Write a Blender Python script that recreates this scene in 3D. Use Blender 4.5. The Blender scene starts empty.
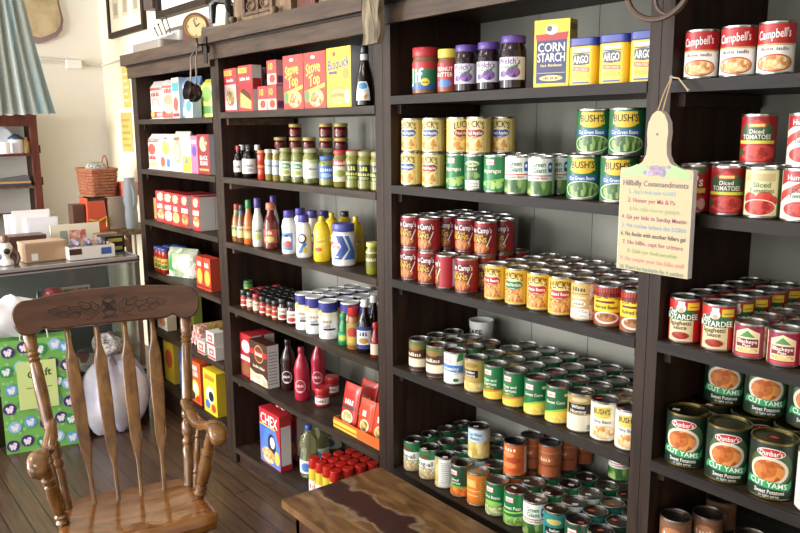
import bpy, math, random
from mathutils import Vector, Matrix
random.seed(7)
S = bpy.context.scene
COL = S.collection
PI = math.pi
# ------------------------------------------------------------------ camera
EYE = Vector((0, 0, 1.75)); F = 778.0; PITCH = .1762; YAW = .6622; ROLL = -.0067
fw = Vector((-math.cos(YAW), math.sin(YAW), 0)); rt = Vector((math.sin(YAW), math.cos(YAW), 0)); zz = Vector((0, 0, 1))
fp = fw*math.cos(PITCH) - zz*math.sin(PITCH); up = fw*math.sin(PITCH) + zz*math.cos(PITCH)
cr, sr = math.cos(ROLL), math.sin(ROLL)
RV = rt*cr + up*sr; UV = up*cr - rt*sr
def ray(px, py): return RV*(px-400) + UV*(266.5-py) + fp*F
def proj(p):
    d = Vector(p)-EYE; z = d.dot(fp)
    return 400+F*d.dot(RV)/z, 266.5-F*d.dot(UV)/z
def onX(px, py, X): d = ray(px, py); return EYE + d*(X/d.x)
def onY(px, py, Y): d = ray(px, py); return EYE + d*(Y/d.y)
def onZ(px, py, Z): d = ray(px, py); return EYE + d*((Z-EYE.z)/d.z)
def shelfX(px, z, Y):
    X = -2.
    for _ in range(6): X = onY(px, proj((X, Y, z))[1], Y).x
    return X
cam = bpy.data.cameras.new('camera'); co = bpy.data.objects.new('camera', cam); COL.objects.link(co)
cam.sensor_width = 36; cam.lens = F/800*36; cam.clip_start = .05
m = Matrix.Identity(4)
for i in range(3): m[i][0] = RV[i]; m[i][1] = UV[i]; m[i][2] = -fp[i]; m[i][3] = EYE[i]
co.matrix_world = m; S.camera = co
# ------------------------------------------------------------------ materials
def lin(h):
    if isinstance(h, str):
        h = h.lstrip('#'); h = [int(h[i:i+2], 16)/255 for i in (0, 2, 4)]
        g = .3*h[0]+.59*h[1]+.11*h[2]; h = [(g+(q-g)*.9)*.97 for q in h]
    return tuple(c/12.92 if c <= .04045 else ((c+.055)/1.055)**2.4 for c in h)+(1,)
MC = {}
def newmat(name, rough=.5, metal=0, coat=0, spec=.5):
    m = bpy.data.materials.new(name); m.use_nodes = True
    b = m.node_tree.nodes['Principled BSDF']
    b.inputs['Roughness'].default_value = rough; b.inputs['Metallic'].default_value = metal
    b.inputs['Coat Weight'].default_value = coat; b.inputs['Specular IOR Level'].default_value = spec
    return m, m.node_tree, b
def M(key):
    """'#rrggbb' paper, '#rrggbb:rough:metal', 'mix:#a:#b:scale[:#c]' food picture, or a named material"""
    if key in MC: return MC[key]
    if key.startswith('mix'):
        p = key.split(':'); m, t, b = newmat(key, .35)
        tc = t.nodes.new('ShaderNodeTexCoord'); v = t.nodes.new('ShaderNodeTexVoronoi'); v.inputs['Scale'].default_value = float(p[3])
        mp = t.nodes.new('ShaderNodeMapping')
        if p[0] == 'mixs': mp.inputs['Scale'].default_value = (1, 1, .35); mp.inputs['Rotation'].default_value = (.3, .6, .2)
        t.links.new(tc.outputs['Object'], mp.inputs['Vector']); t.links.new(mp.outputs[0], v.inputs['Vector'])
        r = t.nodes.new('ShaderNodeValToRGB'); e = r.color_ramp.elements
        e[0].position = .15; e[0].color = lin(p[1]); e[1].position = .85; e[1].color = lin(p[2])
        if len(p) > 4: n = e.new(.5); n.color = lin(p[4])
        s = t.nodes.new('ShaderNodeSeparateColor'); t.links.new(v.outputs['Color'], s.inputs[0])
        t.links.new(s.outputs[0], r.inputs[0]); t.links.new(r.outputs[0], b.inputs['Base Color'])
    else:
        p = key.split(':'); m, t, b = newmat(key, float(p[1]) if len(p) > 1 else .38, float(p[2]) if len(p) > 2 else 0)
        b.inputs['Base Color'].default_value = lin(p[0])
    MC[key] = m; return m
def wood(name, a, b_, scale=(2, 2, 14), rough=.5, c=None, coat=0, bump=.15, nscale=3., detail=6, spec=.25):
    m, t, b = newmat(name, rough, 0, coat, spec)
    tc = t.nodes.new('ShaderNodeTexCoord'); mp = t.nodes.new('ShaderNodeMapping'); mp.inputs['Scale'].default_value = scale
    n = t.nodes.new('ShaderNodeTexNoise'); n.inputs['Scale'].default_value = nscale; n.inputs['Detail'].default_value = detail; n.inputs['Distortion'].default_value = .6
    r = t.nodes.new('ShaderNodeValToRGB'); e = r.color_ramp.elements
    e[0].position = .3; e[0].color = lin(a); e[1].position = .72; e[1].color = lin(b_)
    if c: q = e.new(.5); q.color = lin(c)
    t.links.new(tc.outputs['Object'], mp.inputs[0]); t.links.new(mp.outputs[0], n.inputs['Vector'])
    t.links.new(n.outputs[0], r.inputs[0]); t.links.new(r.outputs[0], b.inputs['Base Color'])
    if bump:
        bp = t.nodes.new('ShaderNodeBump'); bp.inputs['Strength'].default_value = bump; bp.inputs['Distance'].default_value = .004
        t.links.new(n.outputs[0], bp.inputs['Height']); t.links.new(bp.outputs[0], b.inputs['Normal'])
    MC[name] = m; return m
wood('dark_wood_upright', '#1c100a', '#3a2719', (14, 14, 1.2), .55)
wood('dark_wood_side', '#1b0e08', '#3f2416', (9, 9, 1.0), .6)
wood('dark_wood_board', '#1d150e', '#413224', (1.2, 12, 12), .5)
wood('black_edge', '#120d0a', '#261c15', (1.2, 12, 12), .55)
wood('crown_wood', '#302218', '#57412f', (1.2, 12, 12), .5)
wood('worn_board', '#3c2a1c', '#7a6046', (1.5, 9, 9), .5)
wood('ragged_wood', '#4d4336', '#94866a', (12, 12, 2), .8, bump=.6)
wood('chair_wood', '#5a3711', '#8f6029', (9, 9, 2), .22, c='#754a1c', coat=.5, bump=.03, spec=.5)
wood('chair_seat_wood', '#673710', '#8f5820', (2, 12, 9), .2, coat=.6, bump=.03, spec=.5)
wood('crest_wood', '#452312', '#5e3620', (2, 2, 12), .3, coat=.4, bump=.03, spec=.5)
wood('red_wood', '#4a2219', '#71382a', (9, 9, 1.5), .45)
wood('mantel_wood', '#5d4632', '#8a6d50', (9, 9, 2), .55)
wood('floor_wood', '#33231a', '#664a36', (.9, 14, 1), .42)
wood('table_plain', '#3a2013', '#5c3620', (9, 9, 2), .4)
def floor_mat():
    m, t, b = newmat('floor_planks', .38, 0, .15)
    tc = t.nodes.new('ShaderNodeTexCoord'); br = t.nodes.new('ShaderNodeTexBrick')
    br.offset = .37; br.inputs['Scale'].default_value = 1; br.inputs['Brick Width'].default_value = 2.4; br.inputs['Row Height'].default_value = .085
    br.inputs['Mortar Size'].default_value = .003; br.inputs['Color1'].default_value = lin('#4c3626'); br.inputs['Color2'].default_value = lin('#624833'); br.inputs['Mortar'].default_value = lin('#1c1410')
    n = t.nodes.new('ShaderNodeTexNoise'); mp = t.nodes.new('ShaderNodeMapping'); mp.inputs['Scale'].default_value = (1.2, 16, 1); n.inputs['Scale'].default_value = 4; n.inputs['Detail'].default_value = 7
    mx = t.nodes.new('ShaderNodeMix'); mx.data_type = 'RGBA'; mx.blend_type = 'MULTIPLY'; mx.inputs[0].default_value = .75
    r = t.nodes.new('ShaderNodeValToRGB'); r.color_ramp.elements[0].position = .3; r.color_ramp.elements[0].color = (.35, .33, .32, 1); r.color_ramp.elements[1].position = .7
    t.links.new(tc.outputs['Object'], br.inputs['Vector']); t.links.new(tc.outputs['Object'], mp.inputs[0]); t.links.new(mp.outputs[0], n.inputs['Vector'])
    t.links.new(n.outputs[0], r.inputs[0]); t.links.new(br.outputs['Color'], mx.inputs[6]); t.links.new(r.outputs[0], mx.inputs[7]); t.links.new(mx.outputs[2], b.inputs['Base Color'])
    MC['floor_planks'] = m
floor_mat()
def plaster(name, a, b_, sc=1.5, rough=.8):
    m, t, b = newmat(name, rough)
    tc = t.nodes.new('ShaderNodeTexCoord'); n = t.nodes.new('ShaderNodeTexNoise'); n.inputs['Scale'].default_value = sc; n.inputs['Detail'].default_value = 5
    r = t.nodes.new('ShaderNodeValToRGB'); r.color_ramp.elements[0].position = .35; r.color_ramp.elements[0].color = lin(a); r.color_ramp.elements[1].position = .65; r.color_ramp.elements[1].color = lin(b_)
    t.links.new(tc.outputs['Object'], n.inputs['Vector']); t.links.new(n.outputs[0], r.inputs[0]); t.links.new(r.outputs[0], b.inputs['Base Color'])
    MC[name] = m
plaster('wall_white', '#e6dfd2', '#ece6da'); plaster('wall_cream', '#e6d8b6', '#ecdfc0'); plaster('ceiling_white', '#dcd8cf', '#e5e2da')
plaster('panel_grey', '#7f7e72', '#8e8c7f', 3); plaster('hide', '#a58c62', '#c9b48a', 7); plaster('fur_grey', '#55504c', '#b9b2aa', 60)
plaster('wicker_rust', '#7a3f25', '#a8623d', 60); plaster('lavender_bunch', '#554a5c', '#9a8da6', 70); plaster('plastic_white', '#dcdce0', '#f4f4f6', 9, .25)
def table_mat():
    m, t, b = newmat('scratched_top', .38, 0, .2)
    tc = t.nodes.new('ShaderNodeTexCoord')
    mp = t.nodes.new('ShaderNodeMapping'); mp.inputs['Scale'].default_value = (2.2, 8, 1)
    n = t.nodes.new('ShaderNodeTexNoise'); n.inputs['Scale'].default_value = 4; n.inputs['Detail'].default_value = 8; n.inputs['Distortion'].default_value = .5
    r = t.nodes.new('ShaderNodeValToRGB'); e = r.color_ramp.elements; e[0].position = .28; e[0].color = lin('#4f2f17'); e[1].position = .72; e[1].color = lin('#8f693a')
    q = e.new(.5); q.color = lin('#6d4a26')
    t.links.new(tc.outputs['Object'], mp.inputs[0]); t.links.new(mp.outputs[0], n.inputs['Vector']); t.links.new(n.outputs[0], r.inputs[0])
    # a dark worn band along the middle of the top, with ragged edges
    sx = t.nodes.new('ShaderNodeSeparateXYZ'); t.links.new(tc.outputs['Object'], sx.inputs[0])
    n2 = t.nodes.new('ShaderNodeTexNoise'); n2.inputs['Scale'].default_value = 9; n2.inputs['Detail'].default_value = 6; t.links.new(tc.outputs['Object'], n2.inputs['Vector'])
    a1 = t.nodes.new('ShaderNodeMath'); a1.operation = 'MULTIPLY_ADD'; a1.inputs[1].default_value = .16; a1.inputs[2].default_value = -.08; t.links.new(n2.outputs[0], a1.inputs[0])
    a2 = t.nodes.new('ShaderNodeMath'); a2.operation = 'ADD'; t.links.new(sx.outputs[1], a2.inputs[0]); t.links.new(a1.outputs[0], a2.inputs[1])
    a3 = t.nodes.new('ShaderNodeMath'); a3.operation = 'SUBTRACT'; t.links.new(a2.outputs[0], a3.inputs[0]); a3.inputs[1].default_value = -.015
    a4 = t.nodes.new('ShaderNodeMath'); a4.operation = 'ABSOLUTE'; t.links.new(a3.outputs[0], a4.inputs[0])
    def bandramp(els, src):
        k = t.nodes.new('ShaderNodeValToRGB'); e = k.color_ramp.elements
        e[0].position, e[0].color = els[0][0], (els[0][1],)*3+(1,); e[1].position, e[1].color = els[-1][0], (els[-1][1],)*3+(1,)
        for p, v in els[1:-1]: w = e.new(p); w.color = (v,)*3+(1,)
        t.links.new(src, k.inputs[0]); return k
    k1 = bandramp([(.045, 1), (.06, 0)], a4.outputs[0]); k2 = bandramp([(.05, 0), (.058, .6), (.066, .6), (.074, 0)], a4.outputs[0])
    m1 = t.nodes.new('ShaderNodeMix'); m1.data_type = 'RGBA'; m2 = t.nodes.new('ShaderNodeMix'); m2.data_type = 'RGBA'
    n3 = t.nodes.new('ShaderNodeTexNoise'); n3.inputs['Scale'].default_value = 60; t.links.new(tc.outputs['Object'], n3.inputs['Vector'])
    mm = t.nodes.new('ShaderNodeMath'); mm.operation = 'MULTIPLY'; t.links.new(k2.outputs[0], mm.inputs[0]); t.links.new(n3.outputs[0], mm.inputs[1])
    t.links.new(mm.outputs[0], m1.inputs[0]); t.links.new(r.outputs[0], m1.inputs[6]); m1.inputs[7].default_value = lin('#a99a80')
    t.links.new(k1.outputs[0], m2.inputs[0]); t.links.new(m1.outputs[2], m2.inputs[6]); m2.inputs[7].default_value = lin('#3a1d17')
    t.links.new(m2.outputs[2], b.inputs['Base Color']); MC['scratched_top'] = m
table_mat()
def glassy(name, col, trans, rough=.05):
    m, t, b = newmat(name, rough); b.inputs['Base Color'].default_value = lin(col); b.inputs['Transmission Weight'].default_value = trans; b.inputs['IOR'].default_value = 1.3
    MC[name] = m
glassy('counter_glass', '#e8f2f0', .97); glassy('oil_clear', '#e6e6b0', .85)
MC['can_metal'] = None; del MC['can_metal']
TIN = '#b9b6b0:.28:1'; LIDM = '#8f8c88:.33:1'
# ------------------------------------------------------------------ mesh builder
TXT = {}
def text_geo(s):
    if s in TXT: return TXT[s]
    c = bpy.data.curves.new('t', 'FONT'); c.body = s; c.size = 1; c.align_x = 'CENTER'; c.resolution_u = 2; c.offset = .012
    o = bpy.data.objects.new('t', c); COL.objects.link(o)
    me = bpy.data.meshes.new_from_object(o.evaluated_get(bpy.context.evaluated_depsgraph_get()))
    v = [(q.co.x/.7, q.co.y/.7) for q in me.vertices]; f = [tuple(p.vertices) for p in me.polygons]
    bpy.data.objects.remove(o); bpy.data.curves.remove(c); bpy.data.meshes.remove(me)
    w = max([q[0] for q in v], default=.5)-min([q[0] for q in v], default=-.5)
    TXT[s] = (v, f, w); return TXT[s]
def strips(poly, w):
    """cut an outline into upright strips of width w, so that it can bend round a can"""
    def clip(q, u, keep):
        r = []
        for i, b in enumerate(q):
            a = q[i-1]; ia, ib = keep*(a[0]-u) >= 0, keep*(b[0]-u) >= 0
            if ia != ib: t = (u-a[0])/(b[0]-a[0]); r.append((u, a[1]+t*(b[1]-a[1])))
            if ib: r.append(b)
        return r
    out = []; k = math.floor(min(p[0] for p in poly)/w)
    while k*w < max(p[0] for p in poly):
        q = clip(poly, k*w, 1); q = clip(q, (k+1)*w, -1) if len(q) > 2 else q
        if len(q) > 2 and max(p[0] for p in q)-min(p[0] for p in q) > 1e-4: out.append(q)
        k += 1
    return out
class MB:
    def __init__(s): s.v = []; s.f = []; s.mi = []; s.sm = []; s.mats = []
    def mat(s, k):
        if k not in s.mats: s.mats.append(k)
        return s.mats.index(k)
    def add(s, vs, fs, mat, smooth=False):
        b = len(s.v); s.v += [tuple(v) for v in vs]; i = s.mat(mat)
        for f in fs: s.f.append(tuple(b+k for k in f)); s.mi.append(i); s.sm.append(smooth)
        return s
    def box(s, x0, y0, z0, x1, y1, z1, mat, T=None):
        vs = [Vector((x, y, z)) for z in (z0, z1) for y in (y0, y1) for x in (x0, x1)]
        if T: vs = [T @ v for v in vs]
        return s.add(vs, [(0, 2, 3, 1), (4, 5, 7, 6), (0, 1, 5, 4), (2, 6, 7, 3), (0, 4, 6, 2), (1, 3, 7, 5)], mat)
    def rbox(s, w, d, z0, z1, mat, r=.006, c=(0, 0), seg=3):
        """upright box with rounded vertical corners"""
        ring = []
        for (sx, sy, a0) in ((1, 1, 0), (-1, 1, 90), (-1, -1, 180), (1, -1, 270)):
            for k in range(seg+1):
                a = math.radians(a0+90*k/seg); ring.append((c[0]+sx*(w/2-r)+r*math.cos(a), c[1]+sy*(d/2-r)+r*math.sin(a)))
        n = len(ring); e = min(r*.4, .002)
        lv = [(z0, e), (z0+e, 0), (z1-e, 0), (z1, e)]
        vs = []
        for z, i in lv:
            vs += [(c[0]+(x-c[0])*(1-2*i/w), c[1]+(y-c[1])*(1-2*i/d), z) for x, y in ring]
        fs = [(k*n+i, k*n+(i+1) % n, (k+1)*n+(i+1) % n, (k+1)*n+i) for k in range(3) for i in range(n)]
        fs += [tuple(range(n))[::-1], tuple(range(3*n, 4*n))]
        return s.add(vs, fs, mat, True)
    def lathe(s, prof, mat, seg=24, T=None, caps=True, sx=1, sy=1):
        """prof [(r,z)...]; mat a key or one key per segment"""
        n = seg; vs = []; at = []
        for r, z in prof:
            if r < 1e-6: at.append((len(vs), 1)); vs.append(Vector((0, 0, z)))
            else:
                at.append((len(vs), n)); vs += [Vector((r*sx*math.sin(2*PI*k/n), -r*sy*math.cos(2*PI*k/n), z)) for k in range(n)]
        if T: vs = [T @ v for v in vs]
        for j in range(len(prof)-1):
            (a, na), (b, nb) = at[j], at[j+1]; fs = []
            for k in range(n):
                k2 = (k+1) % n
                if na == 1 and nb == 1: continue
                if na == 1: fs.append((a, b+k2, b+k))
                elif nb == 1: fs.append((a+k, a+k2, b))
                else: fs.append((a+k, a+k2, b+k2, b+k))
            mk = mat if isinstance(mat, str) else mat[j]
            if j == 0: base = len(s.v); s.v += [tuple(v) for v in vs]
            i = s.mat(mk)
            for f in fs: s.f.append(tuple(base+q for q in f)); s.mi.append(i); s.sm.append(True)
        return s
    def tube(s, pts, r, mat, seg=8, closed=False):
        pts = [Vector(p) for p in pts]; n = len(pts); R = r if isinstance(r, (list, tuple)) else [r]*n
        vs = []; prev = None
        for i, p in enumerate(pts):
            if closed: t = pts[(i+1) % n]-pts[i-1]
            else: t = pts[min(i+1, n-1)]-pts[max(i-1, 0)]
            t.normalize()
            if prev is None: a = t.orthogonal().normalized()
            else:
                a = prev - t*prev.dot(t); a = a.normalized() if a.length > 1e-6 else t.orthogonal().normalized()
            prev = a; b = t.cross(a)
            vs += [p + (a*math.cos(2*PI*k/seg)+b*math.sin(2*PI*k/seg))*R[i] for k in range(seg)]
        fs = []
        for i in range(n if closed else n-1):
            j = (i+1) % n
            fs += [(i*seg+k, i*seg+(k+1) % seg, j*seg+(k+1) % seg, j*seg+k) for k in range(seg)]
        if not closed: fs += [tuple(range(seg))[::-1], tuple((n-1)*seg+k for k in range(seg))]
        return s.add(vs, fs, mat, True)
    def prism(s, poly, fn, t, mat, smooth=False):
        """outline poly [(a,b)] mapped by fn(a,b,depth) to space, thickness t"""
        n = len(poly)
        vs = [fn(a, b, 0) for a, b in poly]+[fn(a, b, t) for a, b in poly]
        fs = [tuple(range(n)), tuple(range(n, 2*n))[::-1]]+[(i, i+n, (i+1) % n+n, (i+1) % n) for i in range(n)]
        return s.add(vs, fs, mat, smooth)
    def decals(s, ops, fn, lay0=.0003, curved=True, step=.0001):
        lay = lay0
        for o in ops:
            k = o[0]
            if k == 'r':
                u0, v0, u1, v1 = [q/1000 for q in o[1:5]]; n = max(1, int(abs(u1-u0)/.003)) if curved else 1
                vs = [fn(u0+(u1-u0)*i/n, v, lay) for v in (v0, v1) for i in range(n+1)]
                s.add(vs, [(i, i+1, n+1+i+1, n+1+i) for i in range(n)], o[5], curved)
            elif k == 'e':
                uc, vc, ru, rv = [q/1000 for q in o[1:5]]; n = 36 if curved and ru > .012 else 18; rings = max(1, int(ru/.004)) if curved else 1
                vs = [fn(uc, vc, lay)]
                for j in range(1, rings+1):
                    vs += [fn(uc+ru*j/rings*math.cos(2*PI*i/n), vc+rv*j/rings*math.sin(2*PI*i/n), lay) for i in range(n)]
                fs = [(0, 1+i, 1+(i+1) % n) for i in range(n)]
                for j in range(rings-1): fs += [(1+j*n+i, 1+(j+1)*n+i, 1+(j+1)*n+(i+1) % n, 1+j*n+(i+1) % n) for i in range(n)]
                s.add(vs, fs, o[5], curved)
            elif k == 'p':
                if curved:
                    for q in strips(o[1], 3.0): s.add([fn(a/1000, b/1000, lay) for a, b in q], [tuple(range(len(q)))], o[2])
                else: s.add([fn(a/1000, b/1000, lay) for a, b in o[1]], [tuple(range(len(o[1])))], o[2])
            elif k == 'w':   # print too small to read: a run of letter-high dashes
                uc, vc, h = o[2]/1000, o[3]/1000, o[4]/1000; n = len(o[1]); mw = min(o[6]/1000 if len(o) > 6 and o[6] else 1e9, n*h*.72); st = mw/n
                for i, ch in enumerate(o[1]):
                    if ch == ' ': continue
                    u = uc-mw/2+st*(i+.08); hh = h*(.5 if ch.isupper() or ch in 'ltdhkb' else .36)
                    s.add([fn(u, vc-h*.5, lay+.0003), fn(u+st*.7, vc-h*.5, lay+.0003), fn(u+st*(.75 if i % 2 else .45), vc-h*.5+2*hh, lay+.0003), fn(u+st*.1, vc-h*.5+2*hh, lay+.0003)], [(0, 1, 2, 3)], o[5])
            elif k == 't':
                v, f, w = text_geo(o[1]); uc, vc, h = o[2]/1000, o[3]/1000, o[4]/1000
                mw = o[6]/1000 if len(o) > 6 and o[6] else 1e9; arch = o[7]/1000 if len(o) > 7 else 0; slope = o[8] if len(o) > 8 else 0
                sx = h*min(1, mw/(w*h)) if w else h
                hw = max(w*sx/2, 1e-6)
                s.add([fn(uc+x*sx, vc+(y-.5)*h+arch*(1-(x*sx/hw)**2)+slope*x*sx, lay+.0004) for x, y in v], f, o[5])
            lay += step
        return s
    def mesh(s, name):
        me = bpy.data.meshes.new(name); me.from_pydata(s.v, [], s.f)
        for k in s.mats: me.materials.append(M(k))
        me.polygons.foreach_set('material_index', s.mi); me.polygons.foreach_set('use_smooth', s.sm)
        me.update()
        if any(s.sm): me.set_sharp_from_angle(angle=math.radians(38))
        return me
    def obj(s, name, parent=None, loc=(0, 0, 0), rz=0, **tags):
        return link(name, s.mesh(name), parent, loc, rz, **tags)
def link(name, me, parent=None, loc=(0, 0, 0), rz=0, label=None, cat=None, group=None, kind=None):
    o = bpy.data.objects.new(name, me); COL.objects.link(o); o.location = loc; o.rotation_euler = (0, 0, rz)
    if parent: o.parent = parent
    if label: o['label'] = label
    if cat: o['category'] = cat
    if group: o['group'] = group
    if kind: o['kind'] = kind
    return o
def empty(name, loc, label, cat, rz=0, group=None): return link(name, None, None, loc, rz, label, cat, group)
def struct(name, mb): return mb.obj(name, kind='structure')
def cyl_fn(R): return lambda u, v, o: ((R+o)*math.sin(u/R), -(R+o)*math.cos(u/R), v)
def front_fn(d): return lambda u, v, o: (u, -d/2-o, v)
def side_fn(w): return lambda u, v, o: (w/2+o, u, v)
# ------------------------------------------------------------------ product specs: shared meshes, one object tree per instance
class Spec:
    def __init__(s, name, cat, root, parts, w, d, h, short): s.name, s.cat, s.root, s.parts, s.w, s.d, s.h, s.short = name, cat, root, parts, w, d, h, short
def put(sp, loc, rz, label, group=None, sticker=None):
    o = link(sp.name, sp.root, None, (loc[0], loc[1], loc[2]+.0006), rz, label, sp.cat, group)
    for n, me in sp.parts: link(n, me, o)
    if sticker: link('price_sticker', sticker_mesh(sticker), o, (random.uniform(-.3, .3)*sp.w, random.uniform(-.3, .1)*sp.w, sp.h-.0035), random.uniform(-.6, .6))
    return o
STK = {}
def sticker_mesh(c):
    if c not in STK: STK[c] = MB().box(-.009, -.005, 0, .009, .005, .0008, c).mesh('price_sticker')
    return STK[c]
LIDS = {}
def can(short, r=None, h=None, base='#ffffff', ops=(), name='food_can', lid=LIDM, tin=TIN, cat='can', rot=0):
    if r is None:
        k_ = .0392/.0375; r, h = .0392, .1175
        ops = [tuple([o[0]]+([[(a*k_, b*k_*1.003) for a, b in o[1]]] if o[0] == 'p' else [o[1]] if o[0] in 'tw' else [o[1]*k_])+[q*k_ if isinstance(q, (int, float)) and i < 6 else q for i, q in enumerate(o[2:])]) for o in ops]
    key = (r, h, lid, tin)
    if key not in LIDS:
        body = MB().lathe([(0, .003), (r-.004, .003), (r-.003, 0), (r-.001, 0), (r, .002), (r, .0045), (r-.001, .0055), (r-.001, h-.0055), (r, h-.0045), (r, h-.0012), (r-.0012, h), (r-.0026, h), (r-.003, h-.005)], tin, 28).mesh('can_body')
        l = MB().lathe([(r-.003, h-.005), (r*.84, h-.005), (r*.81, h-.0038), (r*.7, h-.0038), (r*.68, h-.0048), (0, h-.0048)], lid, 28).mesh('lid')
        LIDS[key] = (body, l)
    body, l = LIDS[key]; R = r-.0004; a = .0062
    lb = MB().lathe([(R, a), (R, h-a)], base, 28)
    lb.decals([tuple(o) for o in ops], cyl_fn(R))
    return Spec(name, cat, body, [('lid', l), ('label', lb.mesh('label'))], 2*r+.0045, 2*r+.0045, h, short)
def jar(short, r, h, content, lidc, ops=(), lidh=.016, neck=.82, name='jar', cat='jar', base_v=(.12, .72), bg=None, square=False):
    hb = h-lidh; R = r
    b = MB().lathe([(0, .002), (r*.85, 0), (r, .006), (r, hb*.8), (r*.97, hb*.87), (r*neck, hb*.96), (r*neck, hb)], content, 26).mesh('jar_body')
    lr = r*neck+.003
    l = MB().lathe([(lr-.001, hb-.002), (lr, hb), (lr, h-.002), (lr-.0015, h), (0, h-.0008)], lidc, 26).mesh('lid')
    parts = [('lid', l)]
    if bg or ops:
        lb = MB()
        if bg: lb.decals([('r', -2.0*r*1000, base_v[0]*h*1000, 2.0*r*1000, base_v[1]*h*1000, bg)], cyl_fn(R), .0003)
        lb.decals(ops, cyl_fn(R), .0007); parts.append(('label', lb.mesh('label')))
    return Spec(name, cat, b, parts, 2*r+.004, 2*r+.004, h, short)
def bottle(short, prof, colr, capc, caph, ops=(), bg=None, bv=(.12, .5), capr=None, name='bottle', cat='bottle', flat=1.0):
    """prof [(r,z)...] up to the neck; cap sits on it"""
    R = max(p[0] for p in prof); h = prof[-1][1]
    b = MB().lathe([(0, .001)]+list(prof), colr, 26, sy=flat).mesh('bottle_body')
    cr_ = capr or prof[-1][0]+.002
    c = MB().lathe([(cr_-.001, h-.002), (cr_, h), (cr_*.93, h+caph-.002), (cr_*.85, h+caph), (0, h+caph)], capc, 20).mesh('cap')
    parts = [('cap', c)]
    if bg or ops:
        lb = MB(); fn0 = cyl_fn(R); fn = (lambda u, v, o: (fn0(u, v, o)[0], fn0(u, v, o)[1]*flat, v))
        if bg: lb.decals([('r', -1.35*R*1000, bv[0]*h*1000, 1.35*R*1000, bv[1]*h*1000, bg)], fn, .0004)
        lb.decals(ops, fn, .0008); parts.append(('label', lb.mesh('label')))
    return Spec(name, cat, b, parts, 2*R+.004, 2*R*flat+.004, h+caph, short)
def carton(short, w, d, h, base, ops=(), side=None, sops=(), name='food_box', cat='box'):
    b = MB().box(-w/2, -d/2, 0, w/2, d/2, h, base); b.decals(ops, front_fn(d), .0004, False)
    if side: b.decals([('r', -d*500+1, 1, d*500-1, h*1000-1, side)], side_fn(w), .0003, False)
    if sops: b.decals(sops, side_fn(w), .0008, False)
    return Spec(name, cat, b.mesh(name), [], w, d, h, short)
def bag(short, w, d, h, base, ops=(), name='bag_of_baking_mix', cat='bag', top=.86):
    def prof(v): t = v/h; return 1 if t < .06 else (1 if t < top else max(.12, 1-(t-top)/(1-top)))
    def fn(u, v, o):
        t = min(1, abs(u)/(w/2)); k = (1-t**4)**.5 if t < 1 else 0
        return (u, -(d/2*prof(v)*(.25+.75*k)+o), v)
    mb = MB(); nu, nv = 10, 12
    for sg in (1, -1):
        vs = [(u_, sg*fn(u_, v_, 0)[1], v_) for v_ in [h*j/nv for j in range(nv+1)] for u_ in [(-1+2*i/nu)*w/2 for i in range(nu+1)]]
        mb.add(vs, [((j*(nu+1)+i, j*(nu+1)+i+1, (j+1)*(nu+1)+i+1, (j+1)*(nu+1)+i) if sg > 0 else (j*(nu+1)+i, (j+1)*(nu+1)+i, (j+1)*(nu+1)+i+1, j*(nu+1)+i+1)) for j in range(nv) for i in range(nu)], base, True)
    for e in (-1, 1):   # gusset sides
        vs = []
        for j in range(nv+1):
            v = h*j/nv; y = fn(w/2, v, 0)[1]; vs += [(e*w/2, y, v), (e*w/2, -y, v)]
        mb.add(vs, [(2*j, 2*j+1, 2*j+3, 2*j+2) for j in range(nv)], base, True)
    y = fn(0, 0, 0)[1]; mb.box(-w/2*.96, y*.9, 0, w/2*.96, -y*.9, .003, base)
    mb.decals(ops, fn, .0012, True, .0006)
    return Spec(name, cat, mb.mesh(name), [], w, d, h, short)
# ------------------------------------------------------------------ room
Y0 = 1.705; YB = Y0+.46; XF = -6.8; XE = 2.2; YO = -3.2; ZC = 3.3
def zs(l): return [1.75+1.1*q for q in l]
ZA = zs([.055, -.215, -.497, -.793, -1.125, -1.43]); ZB = zs([.074, -.213, -.509, -.812, -1.150, -1.510])
ZCC = zs([.101, -.184, -.497, -.80, -1.170, -1.5]); ZD = zs([.099, -.19, -.491, -.786, -1.0, -1.5])
struct('floor', MB().box(XF-.1, YO-.1, -.05, XE, YB+.1, 0, 'floor_planks'))
struct('wall_back', MB().box(XF-.1, YB, 0, XE, YB+.1, ZC, 'wall_cream'))
struct('wall_far', MB().box(XF-.1, YO, 0, XF, YB, ZC, 'wall_white'))
# street side: a wall with three tall shop windows, behind the camera
w = MB()
wins = [(-6.2, -4.4), (-3.9, -1.5), (-1.0, 1.4)]
w.box(XF-.1, YO-.1, 0, XE, YO, .5, 'wall_white'); w.box(XF-.1, YO-.1, 2.9, XE, YO, ZC, 'wall_white')
xs = [XF-.1]+[q for a in wins for q in a]+[XE]
for a, b in zip(xs[::2], xs[1::2]): w.box(a, YO-.1, .5, b, YO, 2.9, 'wall_white')
struct('wall_street', w)
for i, (a, b) in enumerate(wins):
    f = MB(); t = .06
    f.box(a, YO-.08, .5, b, YO-.02, .5+t, 'red_wood'); f.box(a, YO-.08, 2.9-t, b, YO-.02, 2.9, 'red_wood')
    for x in (a, (a+b)/2-t/2, b-t): f.box(x, YO-.08, .5+t, x+t, YO-.02, 2.9-t, 'red_wood')
    struct('window_%d' % (i+1), f)
struct('ceiling', MB().box(XF-.1, YO-.1, ZC, XE, YB+.1, ZC+.05, 'ceiling_white'))
struct('baseboard_far', MB().box(XF, YO, 0, XF+.02, YB, .14, 'wall_white'))
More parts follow.
